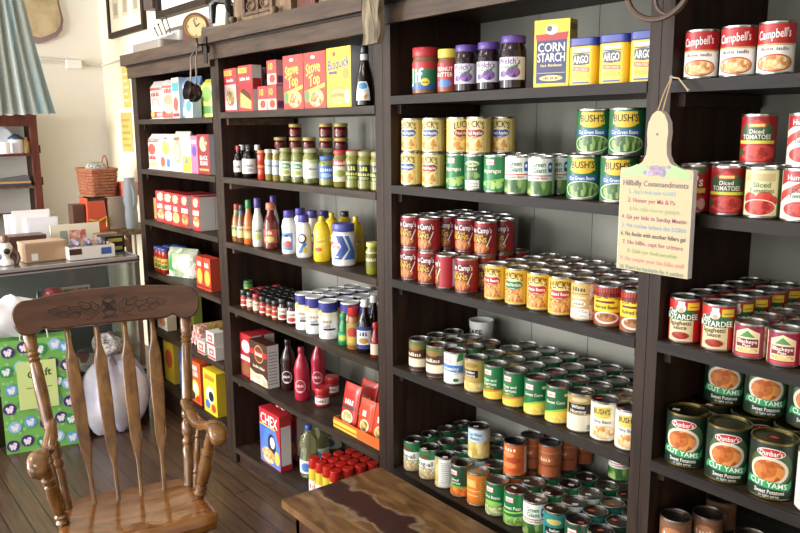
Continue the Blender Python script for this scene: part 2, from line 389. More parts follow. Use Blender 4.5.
# ------------------------------------------------------------------ bookcases
PE = [(-4.835, -4.755), (-3.705, -3.615), (-2.327, -2.235), (-1.182, -1.116), (.25, .33)]   # front posts, left and right edge
def bookcase(i, z, label, side='dark_wood_side', back='panel_grey', crown=None):
    xl = PE[i][0] if i == 0 else sum(PE[i])/2; xl2 = PE[i][1]; xr = PE[i+1][0]; xr2 = PE[i+1][1] if i == 3 else sum(PE[i+1])/2
    xl += .0008; xr2 -= .0008
    e = empty('bookcase', ((xl+xr2)/2, Y0, 0), label, 'bookcase', group='shop bookcases along the wall')
    ox = (xl+xr2)/2
    def part(name, mb): return mb.obj(name, e)
    top = 2.14+(-.05, -.02, 0, 0)[i]
    for a, b in ((xl, xl2), (xr, xr2)):
        mb = MB().box(a-ox, 0, 0, b-ox, .02, top, 'dark_wood_upright').box(a-ox, .02, 0, b-ox, .445, top, side); part('side_panel', mb)
    part('back_panel', MB().box(xl2-ox, .435, .03, xr-ox, .449, top, back))
    if back == 'panel_grey':
        mb = MB()
        for k in range(1, 4): x = xl2-ox+(xr-xl2)*k/4+.03; mb.box(x-.002, .433, .05, x+.002, .436, top, '#7d7d73:.7')
        part('seam_strip', mb)
    for q in z:
        part('shelf', MB().box(xl2-ox+.0005, .002, q-.027, xr-ox-.0005, .434, q, 'dark_wood_board' if i < 3 or 1 else '').box(xl2-ox+.0005, -.003, q-.029, xr-ox-.0005, .003, q-.001, 'black_edge' if i > 1 else 'dark_wood_board'))
        for x in ((xr-ox-.022, xr-ox-.001), (xl2-ox+.001, xl2-ox+.022)): part('shelf_cleat', MB().box(x[0], .03, q-.062, x[1], .40, q-.0295, 'worn_board' if i in (1,) else 'dark_wood_upright'))
    part('kick_board', MB().box(xl2-ox+.001, .02, 0, xr-ox-.001, .04, max(.02, z[-1]-.03), side))
    part('top_board', MB().box(xl-ox, .0, top, xr2-ox, .449, top+.025, 'dark_wood_board'))
    dz = (-.05, -.02, 0, 0)[i]
    cb = MB().box(xl-ox, -.022, 2.105+dz, xr2-ox, -.0005, 2.168+dz, 'crown_wood').box(xl-ox, -.03, 2.168+dz, xr2-ox, -.0005, 2.176+dz, 'black_edge')
    cb.box(xl-ox, -.06, 2.176+dz, xr2-ox, -.0005, 2.238+dz, 'crown_wood').box(xl-ox, -.0005, 2.1655+dz, xr2-ox, .449, 2.237+dz, 'crown_wood')
    part('crown_moulding', cb)
    return e
bookcase(0, ZA, 'dark brown bookcase of cake mixes and cereal, end one by the glass counter', back='dark_wood_side')
bookcase(1, ZB, 'dark brown bookcase of sauces, jars and bottles under the carved wooden cabinet')
bookcase(2, ZCC, 'dark brown bookcase of bean and vegetable cans beside the ragged wooden strip')
bookcase(3, ZD, 'dark brown bookcase of soup, tomato and yam cans beyond the hanging paddle signboard')
# ------------------------------------------------------------------ things on and around the bookcase tops
TOPZ = 2.2385-.02; TOPA = 2.2385-.05
def topX(px, Y=1.80): return onY(px, 40, Y).x
x = topX(165, 1.79)
e = empty('typewriter', (x, 1.80, TOPA), 'old grey typewriter with raised levers on the bookcase top beside the clock', 'typewriter')
MB().rbox(.44, .26, 0, .05, '#83766a:.45', .03).obj('base', e)
MB().rbox(.32, .13, .05, .11, '#9b958f:.4', .03, c=(.03, .06)).obj('body', e)
MB().tube([(-.19, .10, .135), (.22, .10, .135)], .024, '#55504d:.4', 12).obj('platen', e)
mb = MB()
for i in range(3):
    for j in range(9): mb.lathe([(0, .062), (.009, .062), (.009, .07), (0, .07)], '#d8d4cf', 8, Matrix.Translation((-.12+j*.03+i*.008, -.09+i*.035, -.005+i*.014)))
mb.obj('key', e).name = 'keys'
mb = MB()
for j in range(4): mb.tube([(-.1+j*.06, 0, .08), (-.12+j*.06, -.02, .14+.015*j)], .004, '#2d2a28:.4', 6).lathe([(0, -.008), (.008, 0), (0, .008)], '#2d2a28:.4', 8, Matrix.Translation((-.12+j*.06, -.02, .145+.015*j)))
mb.obj('lever', e)
x = topX(197, 1.76)
e = empty('mantel_clock', (x, 1.77, TOPA), 'small round topped wooden clock with a gold face on the bookcase top', 'clock', rz=.9)
W = .07
pl = [(W*math.cos(PI*k/16), .085+W*math.sin(PI*k/16)) for k in range(17)]; pl = [(W, 0)]+pl+[(-W, 0)]
MB().prism(pl, lambda a, b, d: (a, -.045+d, b), .09, '#6e3420:.35').obj('case', e)
MB().tube([(.055*math.cos(2*PI*k/24), -.047, .083+.055*math.sin(2*PI*k/24)) for k in range(24)], .006, '#8a6a30:.3:.8', 6, True).obj('bezel', e)
mb = MB(); mb.decals([('e', 0, 83, 53, 53, '#d9bd80:.35')]+[('t', t, 40*math.sin(k*PI/2), 83+40*math.cos(k*PI/2), 13, '#4a3418') for k, t in enumerate(('12', '3', '6', '9'))], lambda u, v, o: (u, -.0465-o, v), .001, False); mb.obj('dial', e)
MB().tube([(0, -.05, .083), (.02, -.05, .10)], .002, '#2a1a10', 5).tube([(0, -.05, .083), (-.012, -.05, .118)], .0016, '#2a1a10', 5).obj('hand', e)
x = topX(223, 1.80)
e = empty('sewing_machine', (x, 1.80, TOPZ), 'black antique sewing machine standing between the clock and carved cabinet', 'sewing machine', rz=.3)
MB().rbox(.19, .13, 0, .035, '#1c1b1a:.35', .02).obj('base', e)
MB().tube([(.06, 0, .03), (.06, 0, .12), (.045, 0, .16), (-.03, 0, .17), (-.065, 0, .15), (-.07, 0, .06)], [.028, .022, .024, .02, .022, .014], '#201e1d:.3', 10).obj('arm', e)
MB().tube([(.092, .055*math.cos(2*PI*k/20), .14+.055*math.sin(2*PI*k/20)) for k in range(20)], .007, '#24211f:.3', 6, True).tube([(.05, 0, .14), (.092, 0, .14)], .008, '#24211f', 6).tube([(.092, -.05, .14), (.092, .05, .14)], .004, '#24211f', 6).obj('hand_wheel', e)
MB().tube([(-.07, 0, .07), (-.07, 0, .036)], .003, '#9a9896:.3:1', 6).obj('needle_bar', e)
x0, x1 = topX(235, 1.77), topX(292, 1.77); xc = (x0+x1)/2; w_ = x1-x0
e = empty('carved_cabinet', (xc, 1.86, TOPZ), 'tall carved wooden cabinet with a fretwork panel standing on the bookcase top', 'cabinet')
MB().box(-w_/2, -.09, .012, w_/2, .2, .55, 'mantel_wood').obj('body', e)
mb = MB(); k = w_/2*.45
for a in (-k*1.15, -k*.05, k*1.0): mb.box(a-.012, -.106, .05, a+.012, -.09, .5, 'worn_board')
for z in (.05, .13, .2, .3, .42): mb.box(-k*1.15, -.104, z, k*1.0, -.09, z+.014, 'worn_board')
for z in (.09, .17, .26): mb.tube([(-k*.6+.04*math.cos(2*PI*q/16), -.1, z+.02*math.sin(2*PI*q/16)) for q in range(16)], .005, 'worn_board', 5, True); mb.tube([(k*.5+.04*math.cos(2*PI*q/16), -.1, z+.02*math.sin(2*PI*q/16)) for q in range(16)], .005, 'worn_board', 5, True)
mb.obj('fretwork_panel', e)
for a in (-w_*.41, w_*.33): MB().lathe([(0, .0), (.02, 0), (.022, .012), (.012, .025), (.02, .04), (.018, .052), (0, .058)], 'worn_board', 14, Matrix.Translation((a, -.12, 0))).obj('bun_foot', e)
for k_, (pa, pb, col, lab) in enumerate(((300, 318, 'red_wood', 'upright dark red wooden plank on the bookcase top next to the carved cabinet'), (322, 352, 'mantel_wood', 'pale brown wooden box on the bookcase top above the stuffing mix boxes'))):
    a, b = topX(pa, 1.80), topX(pb, 1.80)
    e = empty('wooden_box', ((a+b)/2, 1.84, TOPZ), lab, 'box')
    mb = MB().box(-(b-a)/2, -.05, 0, (b-a)/2, .2, .34, col); mb.obj('body', e)
    MB().box(-(b-a)/2-.008, -.058, .34, (b-a)/2+.008, .208, .362, col).obj('lid', e)
# ragged strip of weathered wood nailed over the crown at the post between jars and beans
def ragged():
    a = onY(365, 22, Y0-.075).x; b = onY(386, 22, Y0-.075).x; z0 = onY(372, 45, Y0-.075).z; z1 = 2.5
    mb = MB(); n = 14
    left = []; right = []
    for k in range(n+1):
        z = z0+(z1-z0)*k/n; ins = .02*(1-k/n)
        left.append((a+ins*.6+random.uniform(-.006, .006), z)); right.append((b-ins+random.uniform(-.008, .008), z+random.uniform(-.004, .004)))
    mb.prism(left+right[::-1], lambda u, v, d: (u, Y0-.092+d+.006*math.sin(v*40), v), .022, 'ragged_wood')
    o = mb.obj('wooden_strip', label='ragged weathered grey wooden strip nailed upright over the bookcase crown', cat='wooden strip')
    MB().lathe([(0, 0), (.006, 0), (.005, .004), (0, .005)], '#3a3634:.4:1', 10, Matrix.Translation(((a+b)/2, Y0-.1, 2.2)) @ Matrix.Rotation(PI/2, 4, 'X')).obj('nail', o)
ragged()
# two ladles on a hook on the crown above the flour bags
hx = onY(203, 45, Y0-.07).x
def hook():
    o = MB().box(hx-.008, Y0-.066, 2.06, hx+.028, Y0-.061, 2.185, '#2b2726:.4:.8').tube([(hx+.01, Y0-.066, 2.15), (hx+.01, Y0-.10, 2.145), (hx+.008, Y0-.105, 2.165), (hx, Y0-.1, 2.175)], .005, '#2b2726:.4:.8', 8).obj('wall_hook', label='black iron hook holding two ladles on the bookcase crown', cat='hook')
hook()
for k, (dx, zb, lab) in enumerate(((-.03, 1.92, 'dark metal ladle with straight handle hung on the iron hook, outer one'), (.018, 1.93, 'dark round bowled ladle with thin wire handle hung close to the post'))):
    o = MB().lathe([(0, 0), (.022, .004), (.040, .02), (.046, .045), (.044, .045), (.038, .022), (.02, .007), (0, .003)], '#3a3532:.35:.7', 22, Matrix.Translation((hx+dx, Y0-.098-.05*k, zb)) @ Matrix.Rotation(math.radians(80), 4, 'X') @ Matrix.Translation((0, 0, -.02))).obj('ladle', label=lab, cat='ladle', group='ladles on the iron hook')
    MB().tube([(hx+dx, Y0-.10-.05*k, zb+.04), (hx+dx*.7, Y0-.10-.04*k, zb+.16), (hx+dx*.2+.006, Y0-.098-.008*k, 2.135), (hx+.01+.004*k, Y0-.1-.008*k, 2.1535)], [.004, .0035, .003, .003], '#8f8a84:.3:.9', 7).obj('handle', o)
# bent wire loops hanging on the signboard post
px = onY(662, 10, Y0-.075)
c1 = onY(672, 6, Y0-.07)
o = MB().tube([(px.x-.0+.085*math.cos(a)-.01, Y0-.08, px.z+.055+.075*math.sin(a)) for a in [math.radians(q) for q in range(-175, -4, 9)]]+[(c1.x+.09, Y0-.08, c1.z+.1), (c1.x+.1, Y0-.08, c1.z+.2)], .007, '#5b4a3e:.5:.5', 8).obj('wire_hanger', label='bent rusty wire loops hung high on the signboard post', cat='wire')
MB().tube([(c1.x-.006+.04*math.cos(a), Y0-.068, c1.z+.022+.04*math.sin(a)) for a in [2*PI*q/28 for q in range(28)]], .005, '#5b4a3e:.5:.5', 8, True).obj('ring', o)
# ------------------------------------------------------------------ paddle signboard
def signboard():
    Y = Y0-.055
    pxs = [(621.6, 166.8), (693.7, 171), (687, 281), (615.7, 269)]
    P = [onY(*q, Y) for q in pxs]
    xl, xr = (P[0].x+P[3].x)/2, (P[1].x+P[2].x)/2; zt = (P[0].z+P[1].z)/2; zb = (P[2].z+P[3].z)/2
    W = xr-xl; H = zt-zb; xc = (xl+xr)/2; hz = onY(658, 111, Y).z-zb
    o = empty('paddle_signboard', (xc, Y, zb), 'pale wooden paddle board with handwritten coloured commandments hung from a string on the post', 'sign')
    n = 8; nw = W*.14
    half = [(W/2, .004), (W/2, H*.955)]+[(W/2-W*.02*(1-math.cos(PI/2*k/4))-.0, H*.955+H*.045*math.sin(PI/2*k/4)) for k in range(1, 5)]
    half += [(W*.36, H*1.003), (W*.27, H*1.02), (nw*1.35, H*1.06), (nw*1.02, H*1.13), (nw*.95, H*1.22), (nw+.001, H+(hz-H)*.62), (nw*.95, H+(hz-H)*.8), (nw*.6, H+(hz-H)*.94), (nw*.2, hz)]
    pl = half+[(-a, b) for a, b in half[::-1]]
    fn = lambda a, b, d: (a, d, b)
    body = MB().prism(pl, fn, .018, '#d9d3cc:.6'); body.prism([(a*.985, b) for a, b in pl], lambda a, b, d: (a, -.0006+d, b), .0005, '#bda87e:.6'); body.obj('board', o)
    T = MB(); HM = H*1000; WM = W*1000
    lines = [('Hillbilly Commandments', '#5a4034'), ("1. Ain't but one GOD", '#6f9aa0'), ('2. Honor yer Ma & Pa', '#9a3340'), ('3. No tellin tales or gossipin', '#8fa35a'), ('4. Git yer hide to Sunday Meetin', '#8c2b4e'),
             ('5. Put nothin before the LORD', '#6d93ad'), ('6. No foolin with another fellers gal', '#2f2a26'), ('7. No killin, cept for critters', '#9c4a5a'), ('8. Quit yer foul mouthin', '#8ba24f'), ('9. No swipin your kin folks stuff', '#d07a68'), ("10. Don't be hankerin fer it neither", '#5f7f6c')]
    ops = []
    for k, (s, c) in enumerate(lines):
        ops.append(('t', s, (0 if k != 1 and k != 2 else -WM*.04), HM*(.86-.0815*k), 10.5 if k else 13.5, c, WM*(.9 if k in (0, 4, 5, 6, 7, 9, 10) else .7)))
    T.decals(ops, lambda u, v, o_: (u, -.0012-o_, v), .0002, False, 0); T.obj('lettering', o)
    D = MB()
    leaf = []
    for sx in (-1, 1):
        leaf += [('p', [(sx*q[0]*WM, q[1]*HM) for q in ((.05, .985), (.14, 1.03), (.26, 1.035), (.40, .995), (.475, .96), (.47, .92), (.36, .915), (.22, .935), (.1, .92))][::sx], '#7fae54')]
    rnd = random.Random(3)
    for k in range(30): leaf.append(('e', rnd.gauss(0, .10)*WM, (.965+rnd.uniform(-.045, .055))*HM, 5.6, 4.6, rnd.choice(('#7a5a86', '#94749c', '#6a4a72'))))
    hl = MB(); hl.decals([('e', 0, H*1000+(hz-H)*600, 3.2, 3.2, '#4a3424')], lambda u, v, o_: (u, -.0012-o_, v), .0002, False); hl.obj('peg_hole', o)
    D.decals(leaf, lambda u, v, o_: (u, -.0012-o_, v), .0002, False, .00002); D.obj('grape_painting', o)
    tz = onY(660, 78, Y0-.02).z-zb
    MB().tube([(-.006, .004, hz-.004), (-.002, .02, (hz+tz)/2), (.006, .036, tz)], .0016, '#b9a077', 6).tube([(.006, .006, hz-.004), (.008, .02, (hz+tz)/2), (.008, .036, tz)], .0016, '#b9a077', 6).tube([(.006, .036, tz), (.03, .03, tz-.004), (.055, .028, tz-.03), (.06, .028, tz-.034)], [.002, .0018, .002, .004], '#b9a077', 6).obj('string', o)
    n_ = MB().lathe([(0, 0), (.005, 0), (.004, .003), (.0018, .004), (.0018, .022)], '#4a4644:.4:1', 10, Matrix.Translation((xc+.007, Y0-.022, zb+tz)) @ Matrix.Rotation(-PI/2, 4, 'X')).obj('nail', label='small nail in the post from which the paddle board hangs', cat='nail')
signboard()
# ------------------------------------------------------------------ product designs (millimetres on the label)
BEANS = 'mix:#8a3d12:#d98a3c:170'; BEANS2 = 'mix:#b0561c:#e8b060:170'; GBEAN = 'mixs:#2c5a22:#8fae5a:120:#4f7f35'; MIXV = 'mix:#7f9a4a:#d8cfa0:150:#8a5a3a'
CORN = 'mix:#e0b030:#f4dc7c:160'; TOM = 'mix:#a81712:#e2412c:90'; YAM = 'mix:#c05a12:#ec9a48:90'; PASTA = 'mix:#c9742a:#f0d9a0:120:#e0a050'; CARR = 'mix:#d9641c:#f0953a:90'
WAXB = 'mixs:#b59a3c:#ead98a:120'; PICK = 'mix:#454c16:#7d8136:60:#616724'
def libbox(u, v, s=1): return [('r', u-15*s, v-9*s, u+15*s, v+9*s, '#c4242c'), ('r', u-13.4*s, v-7.4*s, u+13.4*s, v+7.4*s, '#f3ece4'), ('t', "Libby's", u, v, 8.5*s, '#c4242c', 24*s)]
def luck(food, text, oval, mix=BEANS2, base='#e0b020', p1='#ecc850', p2='#d8a620'):
    return can(f'yellow {food} can', base=base, name='bean_can', ops=[('r', -40, 8, 40, 104, p1), ('r', -37, 10, 37, 102, p2), ('p', [(-34, 11), (34, 11), (34, 32), (20, 40), (-20, 40), (-34, 32)], mix),
        ('e', 0, 46, 34, 9, mix), ('e', 0, 64, 31, 14, oval), ('e', 0, 81, 30, 8, '#e8d088'), ('t', "LUCK'S", 0, 85, 19, '#3a2412', 62, 6), ('t', text, 0, 64, 9.5, '#fbf3e6', 52), ('r', -8, 52, 8, 53, '#fbf3e6'),
        ('r', 70, 12, 100, 60, '#f1ead2'), ('r', -110, 12, -80, 60, '#f1ead2')])
P = {}
P['vancamp'] = can('pork and beans can', base='#ac1620', name='bean_can', ops=[('r', -44, 7, 34, 105, '#66121c'), ('r', -44, 96, 34, 105, '#9c1822'), ('r', -44, 70, 34, 74, '#8a1620'), ('e', -2, 28, 36, 20, '#7a1a1c'), ('e', -2, 27, 32, 17, BEANS), ('p', [(20, 30), (23, 30), (39, 66), (36, 68)], '#e8e2dc'),
    ('t', "Van Camp's", 0, 84, 17, '#f7f0ea', 78), ('t', 'PORK and', -12, 66, 8, '#f0c030', 44), ('t', 'BEANS', -6, 53, 15, '#f0c030', 56), ('r', 80, 10, 104, 100, '#c3cfe0'), ('r', 83, 20, 100, 60, '#f0f0ee')])
P['luck_pinto'] = luck('pinto bean', 'Pinto Beans', '#b8202a'); P['luck_north'] = luck('northern bean', 'Great Northern', '#1e7a46'); P['luck_mix'] = luck('mixed bean', 'Mixed Beans', '#b8202a')
P['luck_apple'] = luck('fried apple', 'Fried Apples', '#2a57a0', 'mix:#c98a30:#f0d080:90', '#dcc056', '#e8dca0', '#ddc670'); P['luck_apple2'] = luck('cinnamon apple', 'Fried Apples', '#96262c', 'mix:#c98a30:#f0d080:90', '#dcc056', '#e8dca0', '#ddc670')
P['tanbean'] = can('tan bean can with white ovals', base='#c39a50', name='bean_can', ops=[('r', -42, 8, 20, 104, '#cda75c'), ('r', 20, 8, 60, 104, 'mix:#a07a48:#e6d5b0:110'), ('w', 'Glory', -10, 90, 12, '#33452a', 40), ('r', -38, 76, 16, 77.5, '#33452a'), ('t', 'Pinto Beans', -12, 68, 8, '#f4ead4', 46), ('e', -12, 50, 22, 9, '#efe6cf'), ('w', 'Seasoned', -12, 50, 8, '#7a5a2a', 34), ('r', -40, 10, 20, 36, '#ece7dc')]+[('r', -37, 14+k*4.4, 14-(k % 3)*9, 16+k*4.4, '#8a8f98') for k in range(5)], lid='#55514e:.3:1')
P['oep'] = can('red and yellow refried bean can', base='#b0281c', name='bean_can', lid='#4a4644:.3:1', ops=[('r', -46, 90, 46, 106, '#7d1813')]+[('r', -44+k*7, 92, -41+k*7, 106, '#c83a22') for k in range(13)]+[('r', -46, 42, 46, 82, '#f2cf1e'), ('r', -46, 6, 46, 42, '#9c4a18'), ('t', 'OLD EL PASO', 0, 82, 15, '#2e1510', 72, 5), ('r', -34, 66, 20, 72, '#7d1813'), ('t', 'Refried Beans', -2, 56, 10, '#43200e', 62), ('e', 0, 27, 34, 16, '#efe3d0'), ('e', 0, 28, 28, 12, 'mix:#8a4a20:#c98a50:120')])
def bush(short, r, h, base, badge, text, mix, ribbon):
    return can(short, r, h, base, name='bean_can', ops=[('p', [(-r*760, h*660), (r*760, h*660), (r*640, h*920), (-r*640, h*920)], badge), ('e', 0, h*660, r*600, h*70, badge), ('t', "BUSH'S", 0, h*790, h*150, '#17130f', r*1350), ('r', -r*1050, h*430, r*900, h*560, ribbon), ('t', text, -2, h*492, h*80, '#f3f2ea', r*1500),
        ('e', 0, h*240, r*1080, h*190, '#d7dcc4'), ('e', 0, h*240, r*1000, h*172, mix), ('r', r*1500, h*330, r*2900, h*440, '#111312'), ('r', r*1700, h*620, r*2800, h*900, '#dfe6d8')])
P['bushgreen'] = bush('tall green bean can', .049, .125, '#1d6b3d', '#ecc12a', 'Cut Green Beans', GBEAN, '#2b5f9c')
P['bushwhite'] = can('white navy bean can', base='#ece6d6', name='bean_can', lid='#3f3c3a:.3:1', ops=[('p', [(-30, 72), (22, 72), (22, 98), (-26, 98)], '#e8c84a'), ('e', -3, 73, 24, 7, '#e8c84a'), ('t', "BUSH'S", -4, 86, 15, '#1d2a4a', 46), ('t', 'Navy Beans', -2, 58, 9, '#77706a', 48), ('e', 0, 28, 36, 20, '#d6c9a2'), ('e', 0, 27, 33, 18, 'mix:#cf8a3a:#f4dfae:120'), ('r', 50, 10, 70, 100, '#a8b23a')])
P['asparagus'] = can('green asparagus can', base='#157a3d', name='vegetable_can', ops=libbox(-8, 91)+[('t', 'Asparagus', -2, 66, 12, '#f2ecd0', 58), ('p', [(-40, 20), (38, 34), (38, 44), (-40, 32)], '#8fc14a'), ('e', 4, 24, 30, 13, 'mixs:#3c7a2c:#a9d06a:90')])
P['asparagus2'] = can('dark green leafy asparagus can', base='#146034', name='vegetable_can', ops=[('e', 0, 84, 24, 9, '#cfd8a0'), ('t', 'Sweet Peas', 0, 84, 9, '#1b4a28', 40), ('w', 'Tender', 0, 68, 8, '#e6e0b0', 40), ('e', 0, 48, 26, 12, GBEAN), ('r', -24, 8, 24, 34, '#d8d4cb'), ('r', -20, 14, 20, 16, '#777777'), ('r', -20, 22, 20, 24, '#777777')])
GGB = [('t', 'Green', 3, 90, 14, '#1d6a35', 40), ('t', 'Giant', 5, 74, 14, '#1d6a35', 40), ('r', -46, 57, 46, 60, '#c2453a'), ('t', 'Cut Green Beans', 0, 52, 7, '#a03a30', 60), ('r', -46, 6, 46, 44, GBEAN), ('p', [(30, 68), (44, 68), (44, 92), (37, 97), (30, 92)], '#2a56a8'), ('e', 37, 83, 4, 5, '#e8ecf2')]
P['gg'] = can('pale green cut bean can', base='#e3e8dd', name='vegetable_can', ops=GGB)
P['brown'] = can('brown and cream can', base='#4a2416', name='vegetable_can', lid='#4a4644:.3:1', ops=[('r', -46, 80, 46, 106, '#5a6a30'), ('e', 2, 86, 26, 10, '#8b6a2c'), ('w', 'Southern', -2, 62, 13, '#e6d8c0', 60), ('r', -46, 18, 46, 46, '#e8dcb8'), ('r', -46, 46, 46, 49, '#b08a50')])
P['libblue'] = can('white and blue can', base='#eef0ec', name='vegetable_can', lid='#3f3c3a:.3:1', ops=[('p', [(20, 80), (46, 86), (46, 106), (26, 106)], '#1f8a48')]+libbox(-14, 86)+[('p', [(-46, 50), (46, 42), (46, 66), (-46, 72)], '#3b7cc4'), ('t', 'Hominy', 0, 57, 12, '#f3f6fa', 56), ('e', 18, 18, 10, 6, '#2c7a3e'), ('r', -46, 38, 46, 41, '#a9c6e2')])
P['hominy'] = can('gold hominy can with black square', base='#b59648', name='vegetable_can', ops=[('r', -36, 52, 24, 76, '#17120d'), ('t', 'Golden', -6, 69, 9, '#f0e6cc', 44), ('t', 'Hominy', -6, 58, 9, '#f0e6cc', 44), ('e', 0, 92, 24, 8, '#8f7434'), ('r', -46, 8, 46, 34, 'mix:#c9a850:#e8d590:140')])
P['libmix'] = can('green mixed vegetable can', base='#14713a', name='vegetable_can', ops=libbox(-12, 90)+[('t', 'Peas and', -4, 66, 9, '#eef0d4', 44), ('t', 'Carrots', -4, 54, 10, '#eef0d4', 44), ('p', [(-46, 6), (46, 6), (46, 34), (-46, 22)], '#ecc23a'), ('p', [(-46, 22), (46, 34), (46, 38), (-46, 30)], '#e8762c'), ('e', -6, 40, 16, 6, 'mix:#3c8a2c:#e8902c:120')])
P['corn'] = can('sweet corn can with yellow swoosh', base='#15663a', name='vegetable_can', lid='#3f3c3a:.3:1', ops=libbox(-16, 88)+[('t', 'Sweet Corn', -2, 66, 9, '#f0ecc8', 56), ('p', [(-46, 6), (46, 6), (46, 44), (10, 40), (-46, 24)], '#f0cf3c'), ('p', [(-46, 24), (10, 40), (46, 44), (46, 50), (6, 46), (-46, 30)], '#8cc63e'), ('e', 6, 16, 34, 9, CORN), ('r', 24, 84, 40, 92, '#cfe0a0')])
P['hominy2'] = can('white hominy can with black square', base='#a78c52', name='vegetable_can', lid='#6b6146:.35:1', ops=[('r', -36, 56, 34, 84, '#14110e'), ('t', 'White', -4, 76, 10, '#f2ece0', 50), ('t', 'Hominy', -4, 63, 10, '#f2ece0', 50), ('e', 0, 96, 22, 6, '#d2bb84'), ('r', -46, 6, 46, 52, '#d9cfb8'), ('r', 22, 10, 36, 24, '#8c8c8c')])
P['vegall'] = can('white and green mixed vegetable can', base='#1b7440', name='vegetable_can', lid='#4a4644:.3:1', ops=[('r', -46, 44, 46, 76, '#eeeae0'), ('t', 'Veg-all', 0, 60, 17, '#1a1613', 66), ('e', 0, 88, 18, 7, '#7a3a20'), ('r', -46, 6, 46, 42, 'mix:#b9c07a:#e6dcc0:130:#c98a50')])
P['facts'] = can('white can with its printed facts side outward', base='#e9e6df', name='vegetable_can', lid='#4a4644:.3:1', ops=[('r', -46, 6, -18, 106, WAXB)]+[('r', -10, 22+k*7, 34-(k*7) % 13, 24+k*7, '#8a8c92') for k in range(11)]+[('r', 38, 60, 46, 106, '#3a8a4c')])
P['libcar'] = can('sliced carrot can', base='#1a4a2c', name='vegetable_can', lid='#55514e:.3:1', ops=libbox(-10, 86)+[('t', 'Sliced', -4, 62, 9, '#f0ecd4', 44), ('t', 'Carrots', -4, 51, 9, '#f0ecd4', 44), ('r', -46, 6, 46, 34, CARR), ('p', [(-46, 34), (46, 34), (46, 40), (-46, 44)], '#5aa83a')])
P['orangeside'] = can('orange can with printed side outward', base='#df7a20', name='vegetable_can', ops=[('r', -40, 66, 0, 90, '#f2b060'), ('r', -34, 36, 8, 38, '#f6d8a8'), ('r', -34, 52, 14, 54, '#f6d8a8'), ('r', 14, 20, 40, 90, '#e8923a')]+[('r', 17, 26+k*8, 37, 28+k*8, '#a04c14') for k in range(8)])
P['libgreen'] = can('green lima bean can', base='#15733a', name='vegetable_can', ops=libbox(-10, 90)+[('t', 'Lima Beans', -2, 66, 10, '#f0ecd4', 58), ('e', 0, 44, 34, 9, '#8fbf4c'), ('r', -46, 6, 46, 34, 'mix:#7f9a44:#dfe0a8:120')])
P['libpeas'] = can('green sweet pea can', base='#13743a', name='vegetable_can', lid='#3f3c3a:.3:1', ops=libbox(-10, 88)+[('t', 'Sweet Peas', -2, 62, 11, '#f0ecd4', 60), ('p', [(-46, 40), (46, 48), (46, 52), (-46, 46)], '#a4d04a'), ('r', -46, 6, 46, 34, 'mix:#4f8a2c:#a8cf62:170')])
P['teal'] = can('teal can with black square', base='#1f7f78', name='vegetable_can', lid='#6b6146:.35:1', ops=[('r', -30, 40, 34, 66, '#12201e'), ('t', 'Italian', 2, 58, 9, '#f0ecd4', 50), ('t', 'Green Beans', 2, 47, 8, '#f0ecd4', 54), ('e', 0, 84, 24, 9, '#c0b060'), ('r', -46, 6, 46, 32, GBEAN)])
P['waxbean'] = can('pale blue wax bean can', base='#b5d0de', name='vegetable_can', lid='#3f3c3a:.3:1', ops=[('t', 'Cut Wax', 0, 90, 11, '#3f5f7a', 50), ('t', 'Beans', 0, 76, 10, '#3f5f7a', 40), ('r', -46, 6, 50, 62, WAXB), ('r', 52, 10, 80, 100, '#e8d84a')])
P['orangecan'] = can('orange sliced yam can', base='#cf5f22', name='vegetable_can', lid='#2f2c2a:.3:1', ops=[('e', -12, 74, 22, 9, '#e88a4c'), ('e', 8, 56, 26, 10, '#b5431a'), ('e', -8, 38, 26, 10, '#e8803c'), ('e', 12, 22, 22, 9, '#c24c1c'), ('w', 'Yams', -4, 93, 14, '#f6e2c0', 44), ('r', 46, 10, 76, 100, '#e9e2d6')])
P['orangebrown'] = can('copper brown can', base='#a8552a', name='vegetable_can', lid='#2f2c2a:.3:1', ops=[('r', -46, 40, 46, 46, '#7d3a1c'), ('r', -46, 84, 46, 88, '#c47a48'), ('e', 0, 64, 26, 11, '#b8683a'), ('w', 'Yams', 0, 64, 12, '#e8c9a0', 40)])
P['campbell'] = can('red and white soup can', .0385, .114, '#f2eee8', name='soup_can', ops=[('r', -125, 66, 125, 108, '#bb1a20'), ('r', -50, 62, 50, 66, '#c9a85a'), ('t', "Campbell's", 0, 87, 19, '#f7f1ea', 72, 0, .08), ('w', 'Chicken Noodle', 2, 55, 7.5, '#8a7a70', 62, 5), ('e', 4, 25, 40, 19, '#b8482a'), ('e', 4, 25, 36, 16, PASTA)])
P['hunts'] = can('diced tomato can', base='#b3151b', name='tomato_can', ops=[('r', -46, 90, 46, 106, '#2f5a34'), ('e', 0, 95, 30, 8, '#b98a6a'), ('t', "Hunt's", 4, 74, 22, '#f6efe8', 70), ('r', -46, 47, 46, 58, '#e9c93c'), ('t', 'Diced', 8, 52, 9, '#7a1d14', 40), ('r', -46, 8, 46, 40, '#c8242a')]+[('e', -30+k*17, 22, 9, 13, '#e8a49c') for k in range(5)])
P['delmonte'] = can('tomato can with green oval', base='#a81218', name='tomato_can', ops=[('e', 0, 72, 38, 24, '#3f5a34'), ('p', [(-22, 88), (0, 100), (22, 88), (16, 82), (-16, 82)], '#d9342a'), ('r', -16, 84, 16, 90, '#f0d070'), ('t', 'Diced', 0, 74, 9, '#f2ead8', 40), ('t', 'TOMATOES', 0, 62, 10, '#f2ead8', 60), ('r', -42, 47, 42, 54, '#d8d23a'), ('e', 4, 27, 40, 18, '#d83a30'), ('e', 2, 27, 30, 13, TOM), ('e', -34, 28, 8, 8, '#2f5a2c')])
